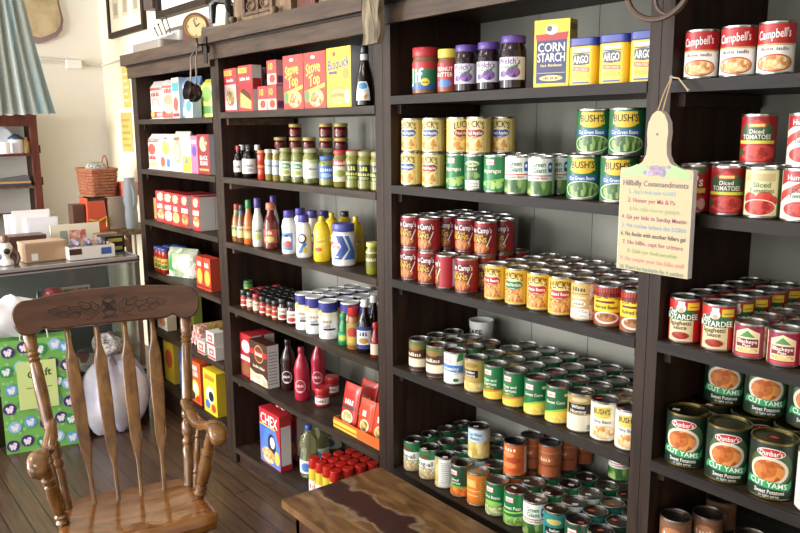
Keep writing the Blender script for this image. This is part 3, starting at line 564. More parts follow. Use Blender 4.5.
P['sliced'] = can('sliced tomato can', base='#4f6f3c', name='tomato_can', ops=[('r', -40, 7, 40, 105, '#d3cd96'), ('r', -32, 82, 32, 98, '#c3b07a'), ('t', 'Sliced', 4, 74, 11, '#4f6f3c', 44), ('t', 'Tomatoes', 4, 62, 10, '#4f6f3c', 52), ('e', -20, 44, 15, 13, '#cf2a22'), ('e', 12, 46, 18, 14, '#d9342a'), ('e', 30, 40, 10, 10, '#c2241c'), ('e', 0, 25, 37, 18, '#f0d8b8'), ('e', 0, 25, 34, 16, TOM)])
P['crushed'] = can('cream and red tomato can', base='#e8dfc8', name='tomato_can', ops=[('p', [(-46, 74), (-46, 106), (46, 106), (46, 92), (0, 96)], '#a8181e'), ('p', [(-46, 40), (-46, 60), (0, 82), (46, 88), (46, 80), (4, 72)], '#c23a30'), ('r', -30, 84, 14, 102, '#b31c24'), ('t', "Hunt's", -8, 93, 11, '#f4ece4', 36), ('t', 'Diced', 0, 66, 9, '#3a2a24', 40), ('t', 'Tomatoes', 4, 55, 9, '#3a2a24', 50), ('e', 0, 27, 32, 16, '#b81f1a'), ('e', 0, 27, 28, 13, TOM)])
P['boyardee'] = can('spaghetti sauce can', base='#c31f1c', name='sauce_can', lid='#3b3836:.3:1', ops=[('r', -32, 7, 30, 60, '#dccb98'), ('p', [(-44, 58), (44, 58), (44, 74), (24, 86), (-24, 86), (-44, 74)], '#27683a'), ('e', 0, 88, 11, 11, '#f3efe8'), ('r', -8, 92, 8, 104, '#f3efe8'), ('e', 0, 83, 6, 6, '#d9a882'), ('t', 'Chef', -22, 80, 11, '#f6f2ea', 24), ('t', 'BOYARDEE', 0, 67, 13, '#f6f2ea', 80), ('t', 'Spaghetti', -2, 52, 10, '#4a2c1c', 52), ('t', 'Sauce', -2, 41, 10, '#4a2c1c', 40), ('e', 0, 20, 26, 12, '#d9b98a'), ('e', 0, 21, 21, 9, 'mix:#8a1d12:#b8321c:90'), ('r', 14, 84, 44, 102, '#f0cd2a'), ('r', 18, 90, 40, 92, '#8a6a14')])
P['blackeye'] = can('short maroon pea can', .0375, .086, '#8f1a3c', name='bean_can', ops=[('r', -62, 6, -40, 80, 'mix:#c9a26a:#efe2c4:110'), ('r', 40, 6, 62, 80, 'mix:#c9a26a:#efe2c4:110'), ('p', [(-28, 16), (28, 16), (28, 64), (0, 76), (-28, 64)], '#e2d3a2'), ('p', [(-25, 30), (25, 30), (25, 50), (-25, 50)], '#7d1838'), ('p', [(-18, 54), (18, 54), (0, 70)], '#4f8a48'), ('t', 'Blackeye', 0, 44, 9, '#f4eada', 44), ('t', 'Peas', 0, 35, 7, '#f4eada', 30), ('e', 0, 23, 24, 6, 'mix:#b98a3c:#e8d08a:120'), ('r', -28, 8, 28, 14, '#c23a3a')])
P['orangeshort'] = can('short orange bean can', .0375, .086, '#c8481f', name='bean_can', ops=[('e', 0, 40, 28, 16, '#e8c27a'), ('w', 'Beans', 0, 40, 12, '#6a2412', 40)])
P['yams'] = can('dark green yam can', .053, .142, '#12291a', name='yam_can', lid='#4e4a34:.35:1', tin='#a0905a:.3:1', ops=[('e', 4, 80, 50, 48, '#3f5a34'), ('e', 0, 72, 44, 34, '#d8cfb8'), ('e', 0, 72, 36, 27, 'mix:#b04f10:#e08a3c:70'), ('e', 2, 116, 32, 12, '#e9d9cf'), ('e', 2, 116, 30, 10, '#c0262a'), ('t', "Dunbar's", 2, 116, 12, '#f7efe6', 50), ('p', [(-54, 40), (-46, 52), (46, 44), (54, 54), (54, 34), (46, 26), (-46, 34), (-54, 30)], '#2c9a58'), ('t', 'CUT YAMS', 0, 40, 13, '#eef2e2', 84, 0, -.08), ('t', 'Sweet Potatoes', 4, 22, 10, '#e4e2d4', 66), ('t', 'in light syrup', 4, 12, 6, '#c9c8ba', 50)])
P['whitetall'] = can('white pumpkin can', .053, .142, '#e6e2d4', name='yam_can', ops=[('r', -60, 20, -30, 120, '#c9d2b0'), ('w', 'Pumpkin', 0, 90, 15, '#b3541e', 70), ('e', 0, 50, 34, 26, '#d9782c')])
P['fruitcup'] = can('brown dessert can', .040, .085, '#7d5238', name='dessert_can', lid='#6e5a50:.4:1', ops=[('e', 0, 44, 28, 20, '#b8764c'), ('w', 'Fruit', 0, 44, 14, '#f0dcc8', 44)])
def place(sp, px, z, Y, label, rz=0, group=None, sticker=None, dx=0):
    return put(sp, (shelfX(px, z+sp.h*.3, Y)+dx, Y, z), rz+random.uniform(-.06, .06), label, group, sticker)
ORD = ['', 'second', 'third', 'fourth', 'fifth', 'sixth', 'seventh']
def words_(t): return len(t.replace('-', ' ').split())
def behind(b, front, k, ref):
    n = ['first', 'second', 'third', 'fourth', 'fifth'][k]; t = f"{b.short}, {n} behind the {ref}"
    if words_(t) > 16 and b is front: t = f"{n} {b.short.split()[-1]} behind the {ref}"
    if words_(t) > 16: t = f"{' '.join(b.short.replace(' with black square', '').split()[-3:])}, {n} behind the {ref}"
    if words_(t) > 16: t = f"{' '.join(b.short.split()[:1])} can, {n} behind the {ref}"
    return t
def extent(sp, rz):
    if abs(sp.w-sp.d) < 1e-6: return sp.w
    return sp.w*abs(math.cos(rz))+sp.d*abs(math.sin(rz))
def row(bay, z, items, gap=.02, group=None, align=True):
    """items: dict(sp, px, tag, rz, off, back=[(sp, tag-less)...], up) placed along one shelf; keeps neighbours from touching"""
    lim = (PE[bay][1]+.001, PE[bay+1][0]-.001)
    pos = []
    for it in items:
        sp = it['sp']; rz = it.get('rz', 0); off = it.get('off', gap)+(sp.d if abs(sp.w-sp.d) < 1e-6 else sp.d*abs(math.cos(rz))+sp.w*abs(math.sin(rz)))/2
        Y = Y0+off; X = shelfX(it['px'], z+sp.h*.3, Y); pos.append([X, Y, extent(sp, rz)/2+.0012])
    order = sorted(range(len(items)), key=lambda i: pos[i][0])
    def near(i, j): return abs(pos[i][1]-pos[j][1]) < (items[i]['sp'].d+items[j]['sp'].d)*.5
    for sweep in range(3):
        for n, i in enumerate(order):
            pos[i][0] = max(pos[i][0], lim[0]+pos[i][2])
            for j in order[:n]:
                if near(i, j): pos[i][0] = max(pos[i][0], pos[j][0]+pos[i][2]+pos[j][2])
        for n, i in list(enumerate(order))[::-1]:
            pos[i][0] = min(pos[i][0], lim[1]-pos[i][2])
            for j in order[n+1:]:
                if near(i, j): pos[i][0] = min(pos[i][0], pos[j][0]-pos[i][2]-pos[j][2])
    out = []
    for i, it in enumerate(items):
        sp = it['sp']; rz = it.get('rz', 0); X, Y, _ = pos[i]
        o = put(sp, (X, Y, z+it.get('dz', 0)), rz+random.uniform(-.07, .07)*(abs(sp.w-sp.d) < 1e-6), it['tag'], it.get('group', group), it.get('st'))
        back = it.get('back', 0); lst = [sp]*back if isinstance(back, int) else back
        yy = Y; last = sp
        for k, b in enumerate(lst):
            yy += last.d/2+b.d/2+.0005; last = b
            if yy+b.d/2 > Y0+.43: break
            if b is None: continue
            base = it.get('ref', it['tag'])
            put(b, (X+random.uniform(-.001, .001)*0, yy, z+it.get('dz', 0)), rz+random.uniform(-.3, .3)*(abs(b.w-b.d) < 1e-6), behind(b, sp, k, base), it.get('group', group), it.get('bst', it.get('st')))
        out.append((X, Y))
    return out
D = dict
# ------------------------------------------------------------------ bean bookcase, top shelf: spreads, jelly, starch
z1, z2, z3, z4, z5, z6 = ZCC
jif = jar('peanut butter jar', .047, .158, '#7a4a26', '#b8202a', lidh=.03, neck=.93, ops=[('r', -62, 18, 62, 108, '#1e7a52'), ('r', -62, 86, 62, 108, '#c6262e'), ('r', -62, 18, 62, 34, '#2a5aa8'), ('t', 'Jif', -8, 66, 46, '#f4f1ea', 60), ('e', 26, 42, 15, 13, '#e8d23a'), ('w', 'creamy', 26, 42, 6, '#7a1d14', 22)], name='peanut_butter_jar')
pb2 = jar('small peanut butter jar', .036, .142, '#8a4a24', '#d8c23a', lidh=.026, neck=.9, ops=[('r', -48, 16, 48, 98, '#b3282a'), ('t', 'PEANUT', 0, 78, 13, '#f4e8d8', 58), ('t', 'BUTTER', 0, 60, 13, '#f4e8d8', 58), ('e', 0, 32, 26, 12, '#3f7ac4')], name='peanut_butter_jar')
def jelly(r, h): return jar('grape jelly jar', r, h, '#24101c:.12', '#5a3a96', lidh=.02, neck=.86, ops=[('r', -r*1350, h*180, r*1350, h*600, '#d9d2df'), ('t', "Welch's", -2, h*530, h*110, '#5a2a6a', r*1800), ('t', 'Grape Jelly', -4, h*430, h*60, '#3f7a3a', r*1300), ('e', r*300, h*320, r*550, h*100, 'mix:#4a2a6a:#8a5aa8:90'), ('p', [(r*300, h*420), (r*800, h*520), (r*600, h*400)], '#4f8a44'), ('e', -r*500, h*290, r*320, h*60, '#6a4a8a')], name='jelly_jar')
j1, j2 = jelly(.0365, .148), jelly(.040, .158)
starchbox = carton('corn starch box', .108, .055, .188, '#e9c81e', [('r', -46, 12, 46, 138, '#26336b'), ('r', -42, 40, 42, 41.5, '#d8b83a'), ('t', 'CORN', 0, 112, 24, '#f6efdc', 82), ('t', 'STARCH', 0, 84, 24, '#f6efdc', 84), ('w', 'Pure Thickener', 0, 62, 7, '#f0d070', 66), ('e', 0, 26, 36, 8, '#f0d070'), ('w', 'NET WT OZ', 0, 26, 7, '#26336b', 54), ('p', [(-50, 148), (50, 152), (46, 132), (-46, 130)], '#b8262e'), ('e', 0, 160, 20, 14, '#cfc9c0'), ('e', -7, 163, 8, 8, '#5a5650'), ('e', 8, 158, 8, 8, '#f2eee6')], side='#dfbe1c', sops=[('r', -20, 160, 20, 176, '#8a6a12'), ('r', -18, 30, 18, 120, '#e9d468')], name='corn_starch_box')
def argo():
    w, d, h = .084, .07, .128
    b = MB().rbox(w, d, 0, h-.022, '#eec021:.3', .018, seg=5)
    fn = front_fn(d); flat = [('r', -26, h*1000-36, 26, h*1000-29, '#c9d6e2'), ('r', -26, h*1000-43, 26, h*1000-40, '#2a4a9a')]
    b2 = MB(); b2.decals(flat+[('p', [(-25, 57), (0, 54), (25, 57), (25, 82), (0, 86), (-25, 82)], '#3a4048'), ('t', 'ARGO', 0, 70, 20, '#f4efe4', 46), ('p', [(-25, 40), (25, 36), (25, 47), (-25, 51)], '#c2452c'), ('t', 'CORN STARCH', 0, 43.5, 6.5, '#f6e8c8', 44, 0, -.08), ('r', -24, 20, 24, 30, '#d8a81a'), ('r', -25, 6, 25, 10, '#2a4a9a')], fn, .0004, False)
    l = MB().rbox(w+.002, d+.002, h-.022, h, '#34409a:.35', .019, seg=5)
    return Spec('corn_starch_tub', 'tub', b.mesh('tub_body'), [('lid', l.mesh('lid')), ('label', b2.mesh('label'))], w, d, h, 'yellow starch tub')
ar = argo()
row(2, z1, [D(sp=jif, px=426, tag='large peanut butter jar with red lid and green label', rz=.25), D(sp=pb2, px=448.5, tag='narrow red labelled peanut butter jar with yellow lid', rz=.4),
    D(sp=j1, px=466, tag='grape jelly jar standing beside the yellow lidded peanut butter', rz=.45), D(sp=j1, px=488.5, tag='grape jelly jar between two other jelly jars', rz=.45), D(sp=j2, px=513, tag='taller grape jelly jar beside the tall yellow starch box', rz=.5),
    D(sp=starchbox, px=555, tag='tall yellow carton of corn starch with dark blue panel', rz=.3, off=.03), D(sp=ar, px=587, tag='yellow starch tub with blue lid beside the starch carton', rz=.16, off=.035),
    D(sp=ar, px=617.5, tag='yellow starch tub with blue lid, middle of three', rz=.16, off=.035), D(sp=ar, px=649, tag='yellow starch tub with blue lid beside the signboard post', rz=.16, off=.035)])
# second shelf: apples, asparagus, beans
G = 'cans on the second shelf of the bean bookcase'
h = .118
front2 = [('luck_apple', 412, 'lower yellow can with blue oval against the ragged-strip post', .35, 2), ('luck_apple2', 433.5, 'lower yellow can with dark red oval', .35, 2), ('asparagus', 458, 'green asparagus can next to the red oval apple can', .35, 2), ('asparagus2', 476, 'dark green pea can between two asparagus cans', .4, 2), ('asparagus', 496, 'green asparagus can next to the pale bean cans', .4, 2), ('gg', 517.5, 'pale green cut bean can beside the asparagus', .45, 3), ('gg', 541, 'pale green cut bean can with blue shield beside the tall can', .45, 3), ('bushgreen', 584, 'lower tall green bean can with its blue ribbon fully showing', .5, 2), ('bushgreen', 618, 'lower tall green bean can partly behind the paddle board', .5, 1)]
pp = row(2, z2, [D(sp=P[k], px=x, tag=t, rz=r, back=b) for k, x, t, r, b in front2], .012, G)
for k, i, t, r, yo, dx in (('luck_apple', 0, 'upper yellow can with blue oval against the ragged-strip post', .35, .0, .004), ('luck_apple', 1, 'upper yellow can with blue oval, second in the upper row', .45, .0, .0), ('luck_apple2', 2, 'upper yellow can turned to show its pale side', 1.3, .0, .0), ('luck_apple2', 3, 'upper yellow can with dark red oval above a pea can', .4, .0, .01), ('luck_apple', 3, 'upper yellow can half hidden behind the last one in its row', .4, .0765, .040), ('luck_apple2', 1, 'upper yellow can standing behind the second one', .3, .0765, .0)):
    put(P[k], (pp[i][0]+dx, pp[i][1]+yo*1.09, z2+h-.0002), r, t, G)
hb = .1257
for px, t in ((594, 'upper tall green bean can, the one further from the paddle board'), (627, 'upper tall green bean can just above the paddle board')):
    put(P['bushgreen'], (shelfX(px, z2+hb+.04, Y0+.08), Y0+.08, z2+hb), .5, t, G)
# third shelf: pork and beans, yellow bean cans, refried beans
G = 'cans on the third shelf of the bean bookcase'
pb = P['vancamp']
lowr = [(411.5, 'against the ragged-strip post'), (429, 'second from the ragged-strip post'), (447, 'with pale blue side showing'), (466.5, 'beside the yellow bean cans')]
items = [D(sp=pb, px=x, tag='lower pork and beans can '+t, rz=(.25, .3, -.75, .35)[i], back=4, group='pork and beans cans on the third shelf') for i, (x, t) in enumerate(lowr)]
items += [D(sp=P['luck_pinto'], px=496.5, tag='yellow pinto bean can beside the pork and beans', rz=.3, back=3), D(sp=P['luck_north'], px=517.5, tag='yellow bean can with green oval', rz=.3, back=[P['luck_north'], P['luck_pinto'], P['vancamp']]), D(sp=P['luck_pinto'], px=541, tag='yellow pinto bean can after the green oval one', rz=.35, back=[P['luck_pinto'], P['oep'], P['luck_pinto']]), D(sp=P['luck_mix'], px=564.5, tag='yellow bean can next to the tan can', rz=.5, back=[P['luck_mix'], P['oep'], P['tanbean']]),
    D(sp=P['tanbean'], px=588, tag='tan bean can with white ovals', rz=.55, back=3), D(sp=P['oep'], px=614, tag='red and yellow refried bean can beside the tan can', rz=.5, back=3), D(sp=P['oep'], px=639, tag='red and yellow refried bean can against the signboard post', rz=.5, back=3)]
pp = row(2, z3, items, .014, G)
for c, r_ in ((0, 4), (1, 4), (2, 4), (3, 3)):
    for k in range(r_):
        first = k == (0 if c < 2 else 1)
        if c >= 2 and k == 0: continue
        nm = ('against the ragged-strip post', 'second from the ragged-strip post', 'third along, set one place back', 'fourth along, set one place back')[c]
        put(pb, (pp[c][0]+.004*(c > 1), pp[c][1]+.0834*k+.001, z3+.118), random.uniform(.15, .45), ('upper pork and beans can '+nm) if first else f"upper pork and beans can, {['', 'first', 'second', 'third'][k if c < 2 else k-1]} behind the one {nm.split(',')[0]}", 'pork and beans cans on the third shelf')
# fourth shelf
G = 'cans on the fourth shelf of the bean bookcase'
RS = '#c8452c'; WS = '#e6e0d4'
f4 = [('brown', 419.5, 'brown and cream can against the ragged-strip post', .3, ['brown', 'libblue'], None), ('brown', 437, 'brown and cream can next to the white and blue can', .3, ['libblue', 'hominy'], RS), ('libblue', 455, 'white and blue can with green leaf', .35, ['libmix', 'brown'], RS), ('hominy', 476, 'gold hominy can with black square', .35, ['libmix', 'hominy', 'brown', 'hominy'], None), ('libmix', 495.5, 'green peas and carrots can beside the gold hominy can', .3, ['hominy', 'libmix', 'libmix', 'libmix'], None), ('libmix', 515, 'second green peas and carrots can from the gold hominy can', .4, ['libmix']*4, None), ('corn', 536.5, 'sweet corn can beside the peas and carrots', .5, ['corn', 'libmix', 'corn', 'libmix'], RS), ('corn', 559, 'sweet corn can beside the white hominy can', .5, ['corn']*4, RS), ('hominy2', 583, 'white hominy can with black square', .5, ['corn', 'libcar', 'corn', 'corn'], WS), ('bushwhite', 608, 'white navy bean can with yellow badge', .5, ['hominy2', 'hominy2', 'hominy2', 'hominy'], RS), ('bushwhite', 637, 'white navy bean can partly behind the signboard post', .5, ['bushwhite', 'bushwhite', 'hominy2'], RS)]
pp = row(2, z4, [D(sp=P[k], px=x, tag=t, rz=r, back=[P[q] for q in b], st=s) for k, x, t, r, b, s in f4], .014, G)
mug = empty('coffee_mug', (shelfX(476.5, z4+.1, Y0+.31), Y0+.335, z4+.0006), 'white ceramic cup with dark lettering behind the cans', 'cup')
MB().lathe([(0, .004), (.030, .002), (.034, .0), (.040, .06), (.047, .145), (.049, .15), (.046, .15), (.038, .06), (.03, .01), (0, .008)], '#e9e8e4:.3', 28).decals([('t', 'CAFE', 6, 105, 30, '#2a3a34', 66)], cyl_fn(.0455), .0012).obj('cup', mug)
# fifth shelf
G = 'cans on the fifth shelf of the bean bookcase'
f5 = [('vegall', 414, 'white banded mixed vegetable can against the ragged-strip post', .2, ['vegall', 'libmix', 'libmix'], WS), ('vegall', 429.5, 'white banded mixed vegetable can, second in the front row', .3, ['libmix', 'libmix', 'libmix'], WS), ('facts', 445.5, 'white can with its printed facts turned outward', .6, ['libmix', 'libmix', 'libmix'], WS), ('libcar', 461.5, 'sliced carrot can with red and white badge', .3, ['waxbean', 'libpeas', 'libpeas'], RS), ('orangeside', 478, 'orange can with its printed side turned outward', .5, ['libcar', 'libpeas', 'libpeas'], RS), ('libgreen', 497, 'green lima bean can beside the orange can', .35, ['orangebrown', 'orangebrown', 'orangebrown', 'orangebrown'], None), ('libpeas', 515, 'green sweet pea can beside the pale bean can', .45, ['libgreen', 'libpeas', 'libpeas', 'gg'], WS), ('gg', 535, 'pale cut bean can with blue shield beside the sweet peas', .35, ['libpeas', 'libpeas', 'libpeas', 'gg'], WS), ('teal', 557, 'teal bean can with black square', .5, ['gg', 'gg', 'libpeas', 'gg'], WS), ('libcar', 585, 'dark carrot can beside the teal can', .5, ['teal', 'teal', 'libpeas'], RS), ('facts', 604, 'white lidded can two along from the teal can', .5, ['libcar', 'libcar', 'gg'], RS), ('libcar', 626, 'carrot can against the signboard post', .5, ['libcar', 'facts', 'gg'], RS)]
pp = row(2, z5, [D(sp=P[k], px=x, tag=t, rz=r, back=[P[q] for q in b], st=s) for k, x, t, r, b, s in f5], .02, G)
q = .0834
put(P['waxbean'], (pp[3][0], pp[3][1]+q, z5+.118), .35, 'pale blue wax bean can stacked on top of another can', G, WS)
put(P['orangecan'], (pp[5][0], pp[5][1]+q, z5+.118), .4, 'orange sliced yam can stacked in front of the copper brown stacks', G, None)
for k in range(2, 5): put(P['orangebrown'], (pp[5][0], pp[5][1]+q*k, z5+.118), .3, f"copper brown can on the upper tier, {['', '', 'first', 'second', 'third'][k]} behind the orange yam can", G)
for k in range(2, 5): put(P['orangebrown'], (pp[5][0]+q, pp[5][1]+q*k, z5+.118), .3, f"copper brown can stacked above the pea cans, {['', '', 'first', 'second', 'third'][k]} from the shelf edge", G)
put(P['gg'], (pp[8][0]-.01, pp[8][1]+q*4, z5+.118), .5, 'pale green bean can on the upper tier by the back panel', G)
# ------------------------------------------------------------------ soup bookcase
z1, z2, z3, z4, z5, z6 = ZD
row(3, z1, [D(sp=P['campbell'], px=701, tag='red and white soup can beside the signboard post', rz=.28), D(sp=P['campbell'], px=737.5, tag='red and white soup can, middle of three on the top shelf', rz=.28), D(sp=P['campbell'], px=775.5, tag='red and white soup can furthest from the signboard post', rz=.3)], .006, 'soup cans on the top shelf')
G = 'tomato cans on the second shelf'
pp = row(3, z2, [D(sp=P['hunts'], px=694, tag='diced tomato can beside the paddle board edge', rz=.0, back=2), D(sp=P['delmonte'], px=727, tag='red tomato can with green oval in the lower row', rz=.35, back=2), D(sp=P['sliced'], px=761.5, tag='sliced tomato can with green edge', rz=.3, back=2), D(sp=P['crushed'], px=800, tag='lower cream and red tomato can at the frame edge', rz=.3, back=2)], .006, G)
put(P['delmonte'], ((pp[1][0]+pp[2][0])/2+.0, pp[1][1]+.045, z2+.118), .35, 'red tomato can with green oval stacked on the upper row', G)
put(P['crushed'], (pp[3][0]+.002, pp[3][1]+.004, z2+.118), .3, 'upper cream and red tomato can at the frame edge', G)
G = 'cans on the spaghetti sauce shelf'
row(3, z3, [D(sp=P['boyardee'], px=684, tag='spaghetti sauce can against the signboard post', rz=.25, back=4), D(sp=P['boyardee'], px=718, tag='spaghetti sauce can next to the short maroon cans', rz=.3, back=4), D(sp=P['blackeye'], px=746.5, tag='short maroon pea can beside the spaghetti sauce', rz=.3, back=4, st=RS), D(sp=P['blackeye'], px=781, tag='second short maroon pea can from the spaghetti sauce', rz=.35, back=4, st=RS), D(sp=P['orangeshort'], px=816, tag='short orange bean can cut by the frame edge', rz=.3, back=4, st=RS)], .008, G)
G = 'yam cans'
pp = row(3, z4, [D(sp=P['yams'], px=686.5, tag='lower yam can beside the signboard post', rz=.35, back=2, st=WS), D(sp=P['yams'], px=727.5, tag='lower yam can, second from the signboard post', rz=.45, back=2), D(sp=P['yams'], px=772, tag='lower yam can, third from the signboard post', rz=.35, back=2, st=RS), D(sp=P['whitetall'], px=821, tag='white tall can cut by the frame edge', rz=.5, back=2)], .008, G)
for k, (px, t) in enumerate(((725.5, 'upper yam can, the one closest to the signboard post'), (766, 'upper yam can, second from the signboard post'), (808, 'upper yam can cut by the frame edge'))):
    Y = Y0+.20; X = max(shelfX(px, z4+.142+.05, Y), (PE[3][1] if k == 0 else X)+(.080 if k == 0 else .1115)); put(P['yams'], (X, Y, z4+.1428), .4, t, G)
G = 'brown dessert cans'
for k, (px, off, t) in enumerate(((708, .125, 'first from the signboard post'), (751, .10, 'third along the row'), (676, .02+.025, 'at the shelf edge by the signboard post'))):
    put(P['fruitcup'], (max(shelfX(px, z5+.08, Y0+off), PE[3][1]+.043), Y0+off, z5), .3, 'brown dessert can on the bottom shelf, '+t, G)
put(P['fruitcup'], (shelfX(722, z5+.09, Y0+.235), Y0+.235, z5), .2, 'brown dessert can on the bottom shelf, set behind the others', G)
# ------------------------------------------------------------------ sauce bookcase
z1, z2, z3, z4, z5, z6 = ZB
def panelbox(short, w, d, h, base, title, tcol, pic, extra=(), side='#d9d5cf', name='food_box'):
    W, H = w*1000, h*1000
    return carton(short, w, d, h, base, [('e', 0, H*.30, W*.40, H*.19, pic)]+[('w', t, 0, H*(.84-.17*k), H*.13, tcol, W*.84, 0, .1) for k, t in enumerate(title)]+list(extra), side=side, sops=[('r', -d*350, H*.1, d*350, H*.6, '#efece6'), ('r', -d*350, H*.72, d*350, H*.9, '#b9a89c')], name=name)
pud = carton('red and white cake mix box', .135, .05, .205, '#c0242c', [('r', -60, 10, 60, 130, '#cfc6bd'), ('e', 0, 70, 46, 44, 'mix:#8a5a30:#e0c890:60'), ('r', -62, 172, 20, 196, '#e8c848'), ('t', 'OKAY', -20, 184, 18, '#b8242a', 70), ('w', 'Vanilla', 0, 150, 15, '#f6efe6', 80)], side='#d8d3ca', name='cake_mix_box')
pud2 = carton('red and white cake mix box with cake slice', .14, .05, .21, '#bf232b', [('r', -62, 8, 62, 120, '#b3262a'), ('p', [(-56, 20), (52, 10), (56, 46), (-50, 90)], '#e4b05a'), ('p', [(-50, 90), (56, 46), (50, 76), (-20, 108)], '#5a3018'), ('r', -64, 176, 20, 200, '#e8c848'), ('t', 'OKAY', -20, 188, 18, '#b8242a', 70), ('w', 'Yellow Cake', 0, 150, 15, '#f6efe6', 100)], side='#d8d3ca', sops=[('r', -22, 100, 22, 150, '#b3262a')], name='cake_mix_box')
small = carton('small red pudding box', .085, .045, .108, '#c8323a', [('r', -40, 4, 40, 50, '#e6c8a0'), ('e', 4, 28, 26, 18, '#a8342c'), ('t', '10', -10, 82, 30, '#f0d23a', 40)], side='#d9a0a4', sops=[('r', -18, 10, 18, 40, '#6a4a8a')], name='pudding_box')
stove = carton('red stuffing mix box', .165, .055, .225, '#d0342c', [('t', 'Stove', -10, 160, 46, '#f4d84a', 110, 8, .15), ('t', 'Top', 0, 112, 46, '#f4d84a', 84, 8, .15), ('e', -10, 205, 16, 7, '#f0ece6'), ('p', [(-78, 70), (78, 100), (78, 84), (-78, 56)], '#e8c23a'), ('e', 10, 42, 58, 36, '#e8a860'), ('e', 14, 38, 48, 28, 'mix:#a8602a:#f0d8a0:70:#8a9a40'), ('e', -60, 50, 20, 26, '#5a8a4a')], side='#c9c4ba', name='stuffing_mix_box')
bis = carton('yellow pancake mix box', .17, .06, .23, '#f0cb28', [('e', -30, 205, 12, 9, '#c8342c'), ('t', 'Bisquick', 0, 170, 38, '#2a4a9a', 150, 0, .1), ('r', -70, 128, -10, 140, '#6a3a7a'), ('e', 50, 128, 24, 22, '#c98a3a'), ('e', -6, 70, 54, 14, '#d9953c'), ('e', -6, 56, 56, 14, '#e8b868'), ('e', -6, 42, 56, 14, '#c9843a'), ('e', -6, 26, 58, 16, '#e4ae5a'), ('e', 60, 40, 18, 26, '#e8dcc0')], side='#aeb2b4', name='pancake_mix_box')
syr = bottle('dark syrup bottle', [(.03, .0), (.037, .006), (.038, .05), (.034, .10), (.024, .14), (.016, .17), (.0145, .20)], '#1d0f0a:.1', '#1a1c26:.3', .035, [('p', [(-30, 22), (30, 22), (26, 60), (16, 92), (-16, 92), (-26, 60)], '#cfdbe4'), ('e', 0, 76, 18, 12, '#3a8ac8'), ('e', 2, 40, 24, 14, 'mix:#c98a4a:#efe0c0:80')], name='syrup_bottle')
syr.parts.append(('neck_band', MB().lathe([(.0165, .172), (.0162, .195)], '#b9b6b4', 18).mesh('neck_band')))
row(1, z1, [D(sp=pud, px=233.5, tag='red and white cake mix box beside the ladle post'), D(sp=pud2, px=250.5, tag='red and white box picturing a slice of yellow cake'), D(sp=small, px=267, tag='small red pudding box beside the cake slice box', off=.03), D(sp=small, px=276, tag='small red pudding box beside the stuffing mix', off=.03), D(sp=stove, px=299, tag='red stuffing mix box beside the pudding boxes', off=.03), D(sp=stove, px=320.5, tag='red stuffing mix box beside the yellow pancake mix', off=.03), D(sp=bis, px=344, tag='yellow pancake mix box with stacked pancakes picture', off=.035), D(sp=syr, px=363.5, tag='dark syrup bottle with pale label on the top shelf', rz=.75, off=.03)], .025)
o = [q for q in bpy.data.objects if q.get('label') == 'small red pudding box beside the stuffing mix'][0]
put(small, (o.location.x+.006, o.location.y, o.location.z+.1082), 0, 'small red pudding box stacked on another one')
x = shelfX(272, z1+.1, Y0+.2)
put(carton('striped cake mix box', .135, .05, .205, '#c9c4bb', [], side='#d8d3ca', sops=[('r', -24, 4, 24, 60, '#a8242c'), ('r', -24, 150, 24, 180, '#a8242c')], name='cake_mix_box'), (x, Y0+.15, z1), 0, 'cake mix box with a red striped grey side standing behind the others')
# second shelf: dark bottles, pickles
G = 'jars on the pickle shelf'
van = bottle('dark sauce bottle', [(.022, 0), (.025, .005), (.025, .085), (.018, .108), (.011, .12), (.011, .132)], '#1a0d0b:.12', '#a81c22', .022, [('w', 'SAUCE', 0, 52, 11, '#7a1d1a', 34)], '#e0dcd4', (.2, .62), .013, 'sauce_bottle')
vanw = bottle('dark sauce bottle with white cap', [(.022, 0), (.025, .005), (.025, .085), (.018, .108), (.011, .12), (.011, .132)], '#1a0d0b:.12', '#ece9e2', .024, [], '#d9d3c8', (.2, .5), .014, 'sauce_bottle')
mol = bottle('wide dark molasses bottle', [(.033, 0), (.036, .006), (.036, .09), (.03, .118), (.018, .13), (.017, .14)], '#120a09:.12', '#1a1818', .02, [('w', 'Molasses', 0, 62, 12, '#6a2a20', 52), ('e', 0, 40, 24, 9, '#b8b2a8')], '#e9e6e0', (.16, .66), .02, 'molasses_bottle')
pim = jar('small red pimento jar', .022, .068, '#b8301c:.15', '#d8702c', lidh=.012, name='pimento_jar')
slim = jar('slim olive jar', .020, .142, '#8a7a34:.15', '#b9b2a4', [('r', -26, 30, 26, 95, '#b8c4c8'), ('w', 'Olives', 0, 70, 10, '#2a4a7a', 34)], name='olive_jar')
pk = jar('green pickle jar', .0315, .15, PICK, '#8c8650', [('r', -44, 28, 44, 92, '#e6e6cf'), ('e', 0, 72, 28, 13, '#3f9a5a'), ('w', 'Pickles', 0, 72, 11, '#f4f4e4', 44), ('e', 0, 44, 22, 10, '#a9b84a')], name='pickle_jar')
pkw = jar('white labelled pickle jar', .036, .15, PICK, '#9a9a78', [('r', -54, 26, 54, 104, '#e9e8e0'), ('r', -54, 88, 54, 104, '#b8c48a'), ('w', 'Dill Slices', 0, 66, 11, '#4a6a34', 62), ('e', 6, 44, 24, 10, '#d9d8c4')], name='pickle_jar')
blu = jar('blue labelled olive jar', .037, .122, '#7f8430:.15', '#3a62a8', [('r', -54, 30, 54, 84, '#2f62b8'), ('w', 'PICKLED', 0, 66, 11, '#e8eef4', 62), ('e', 0, 44, 24, 9, '#8fb0e0')], name='olive_jar')
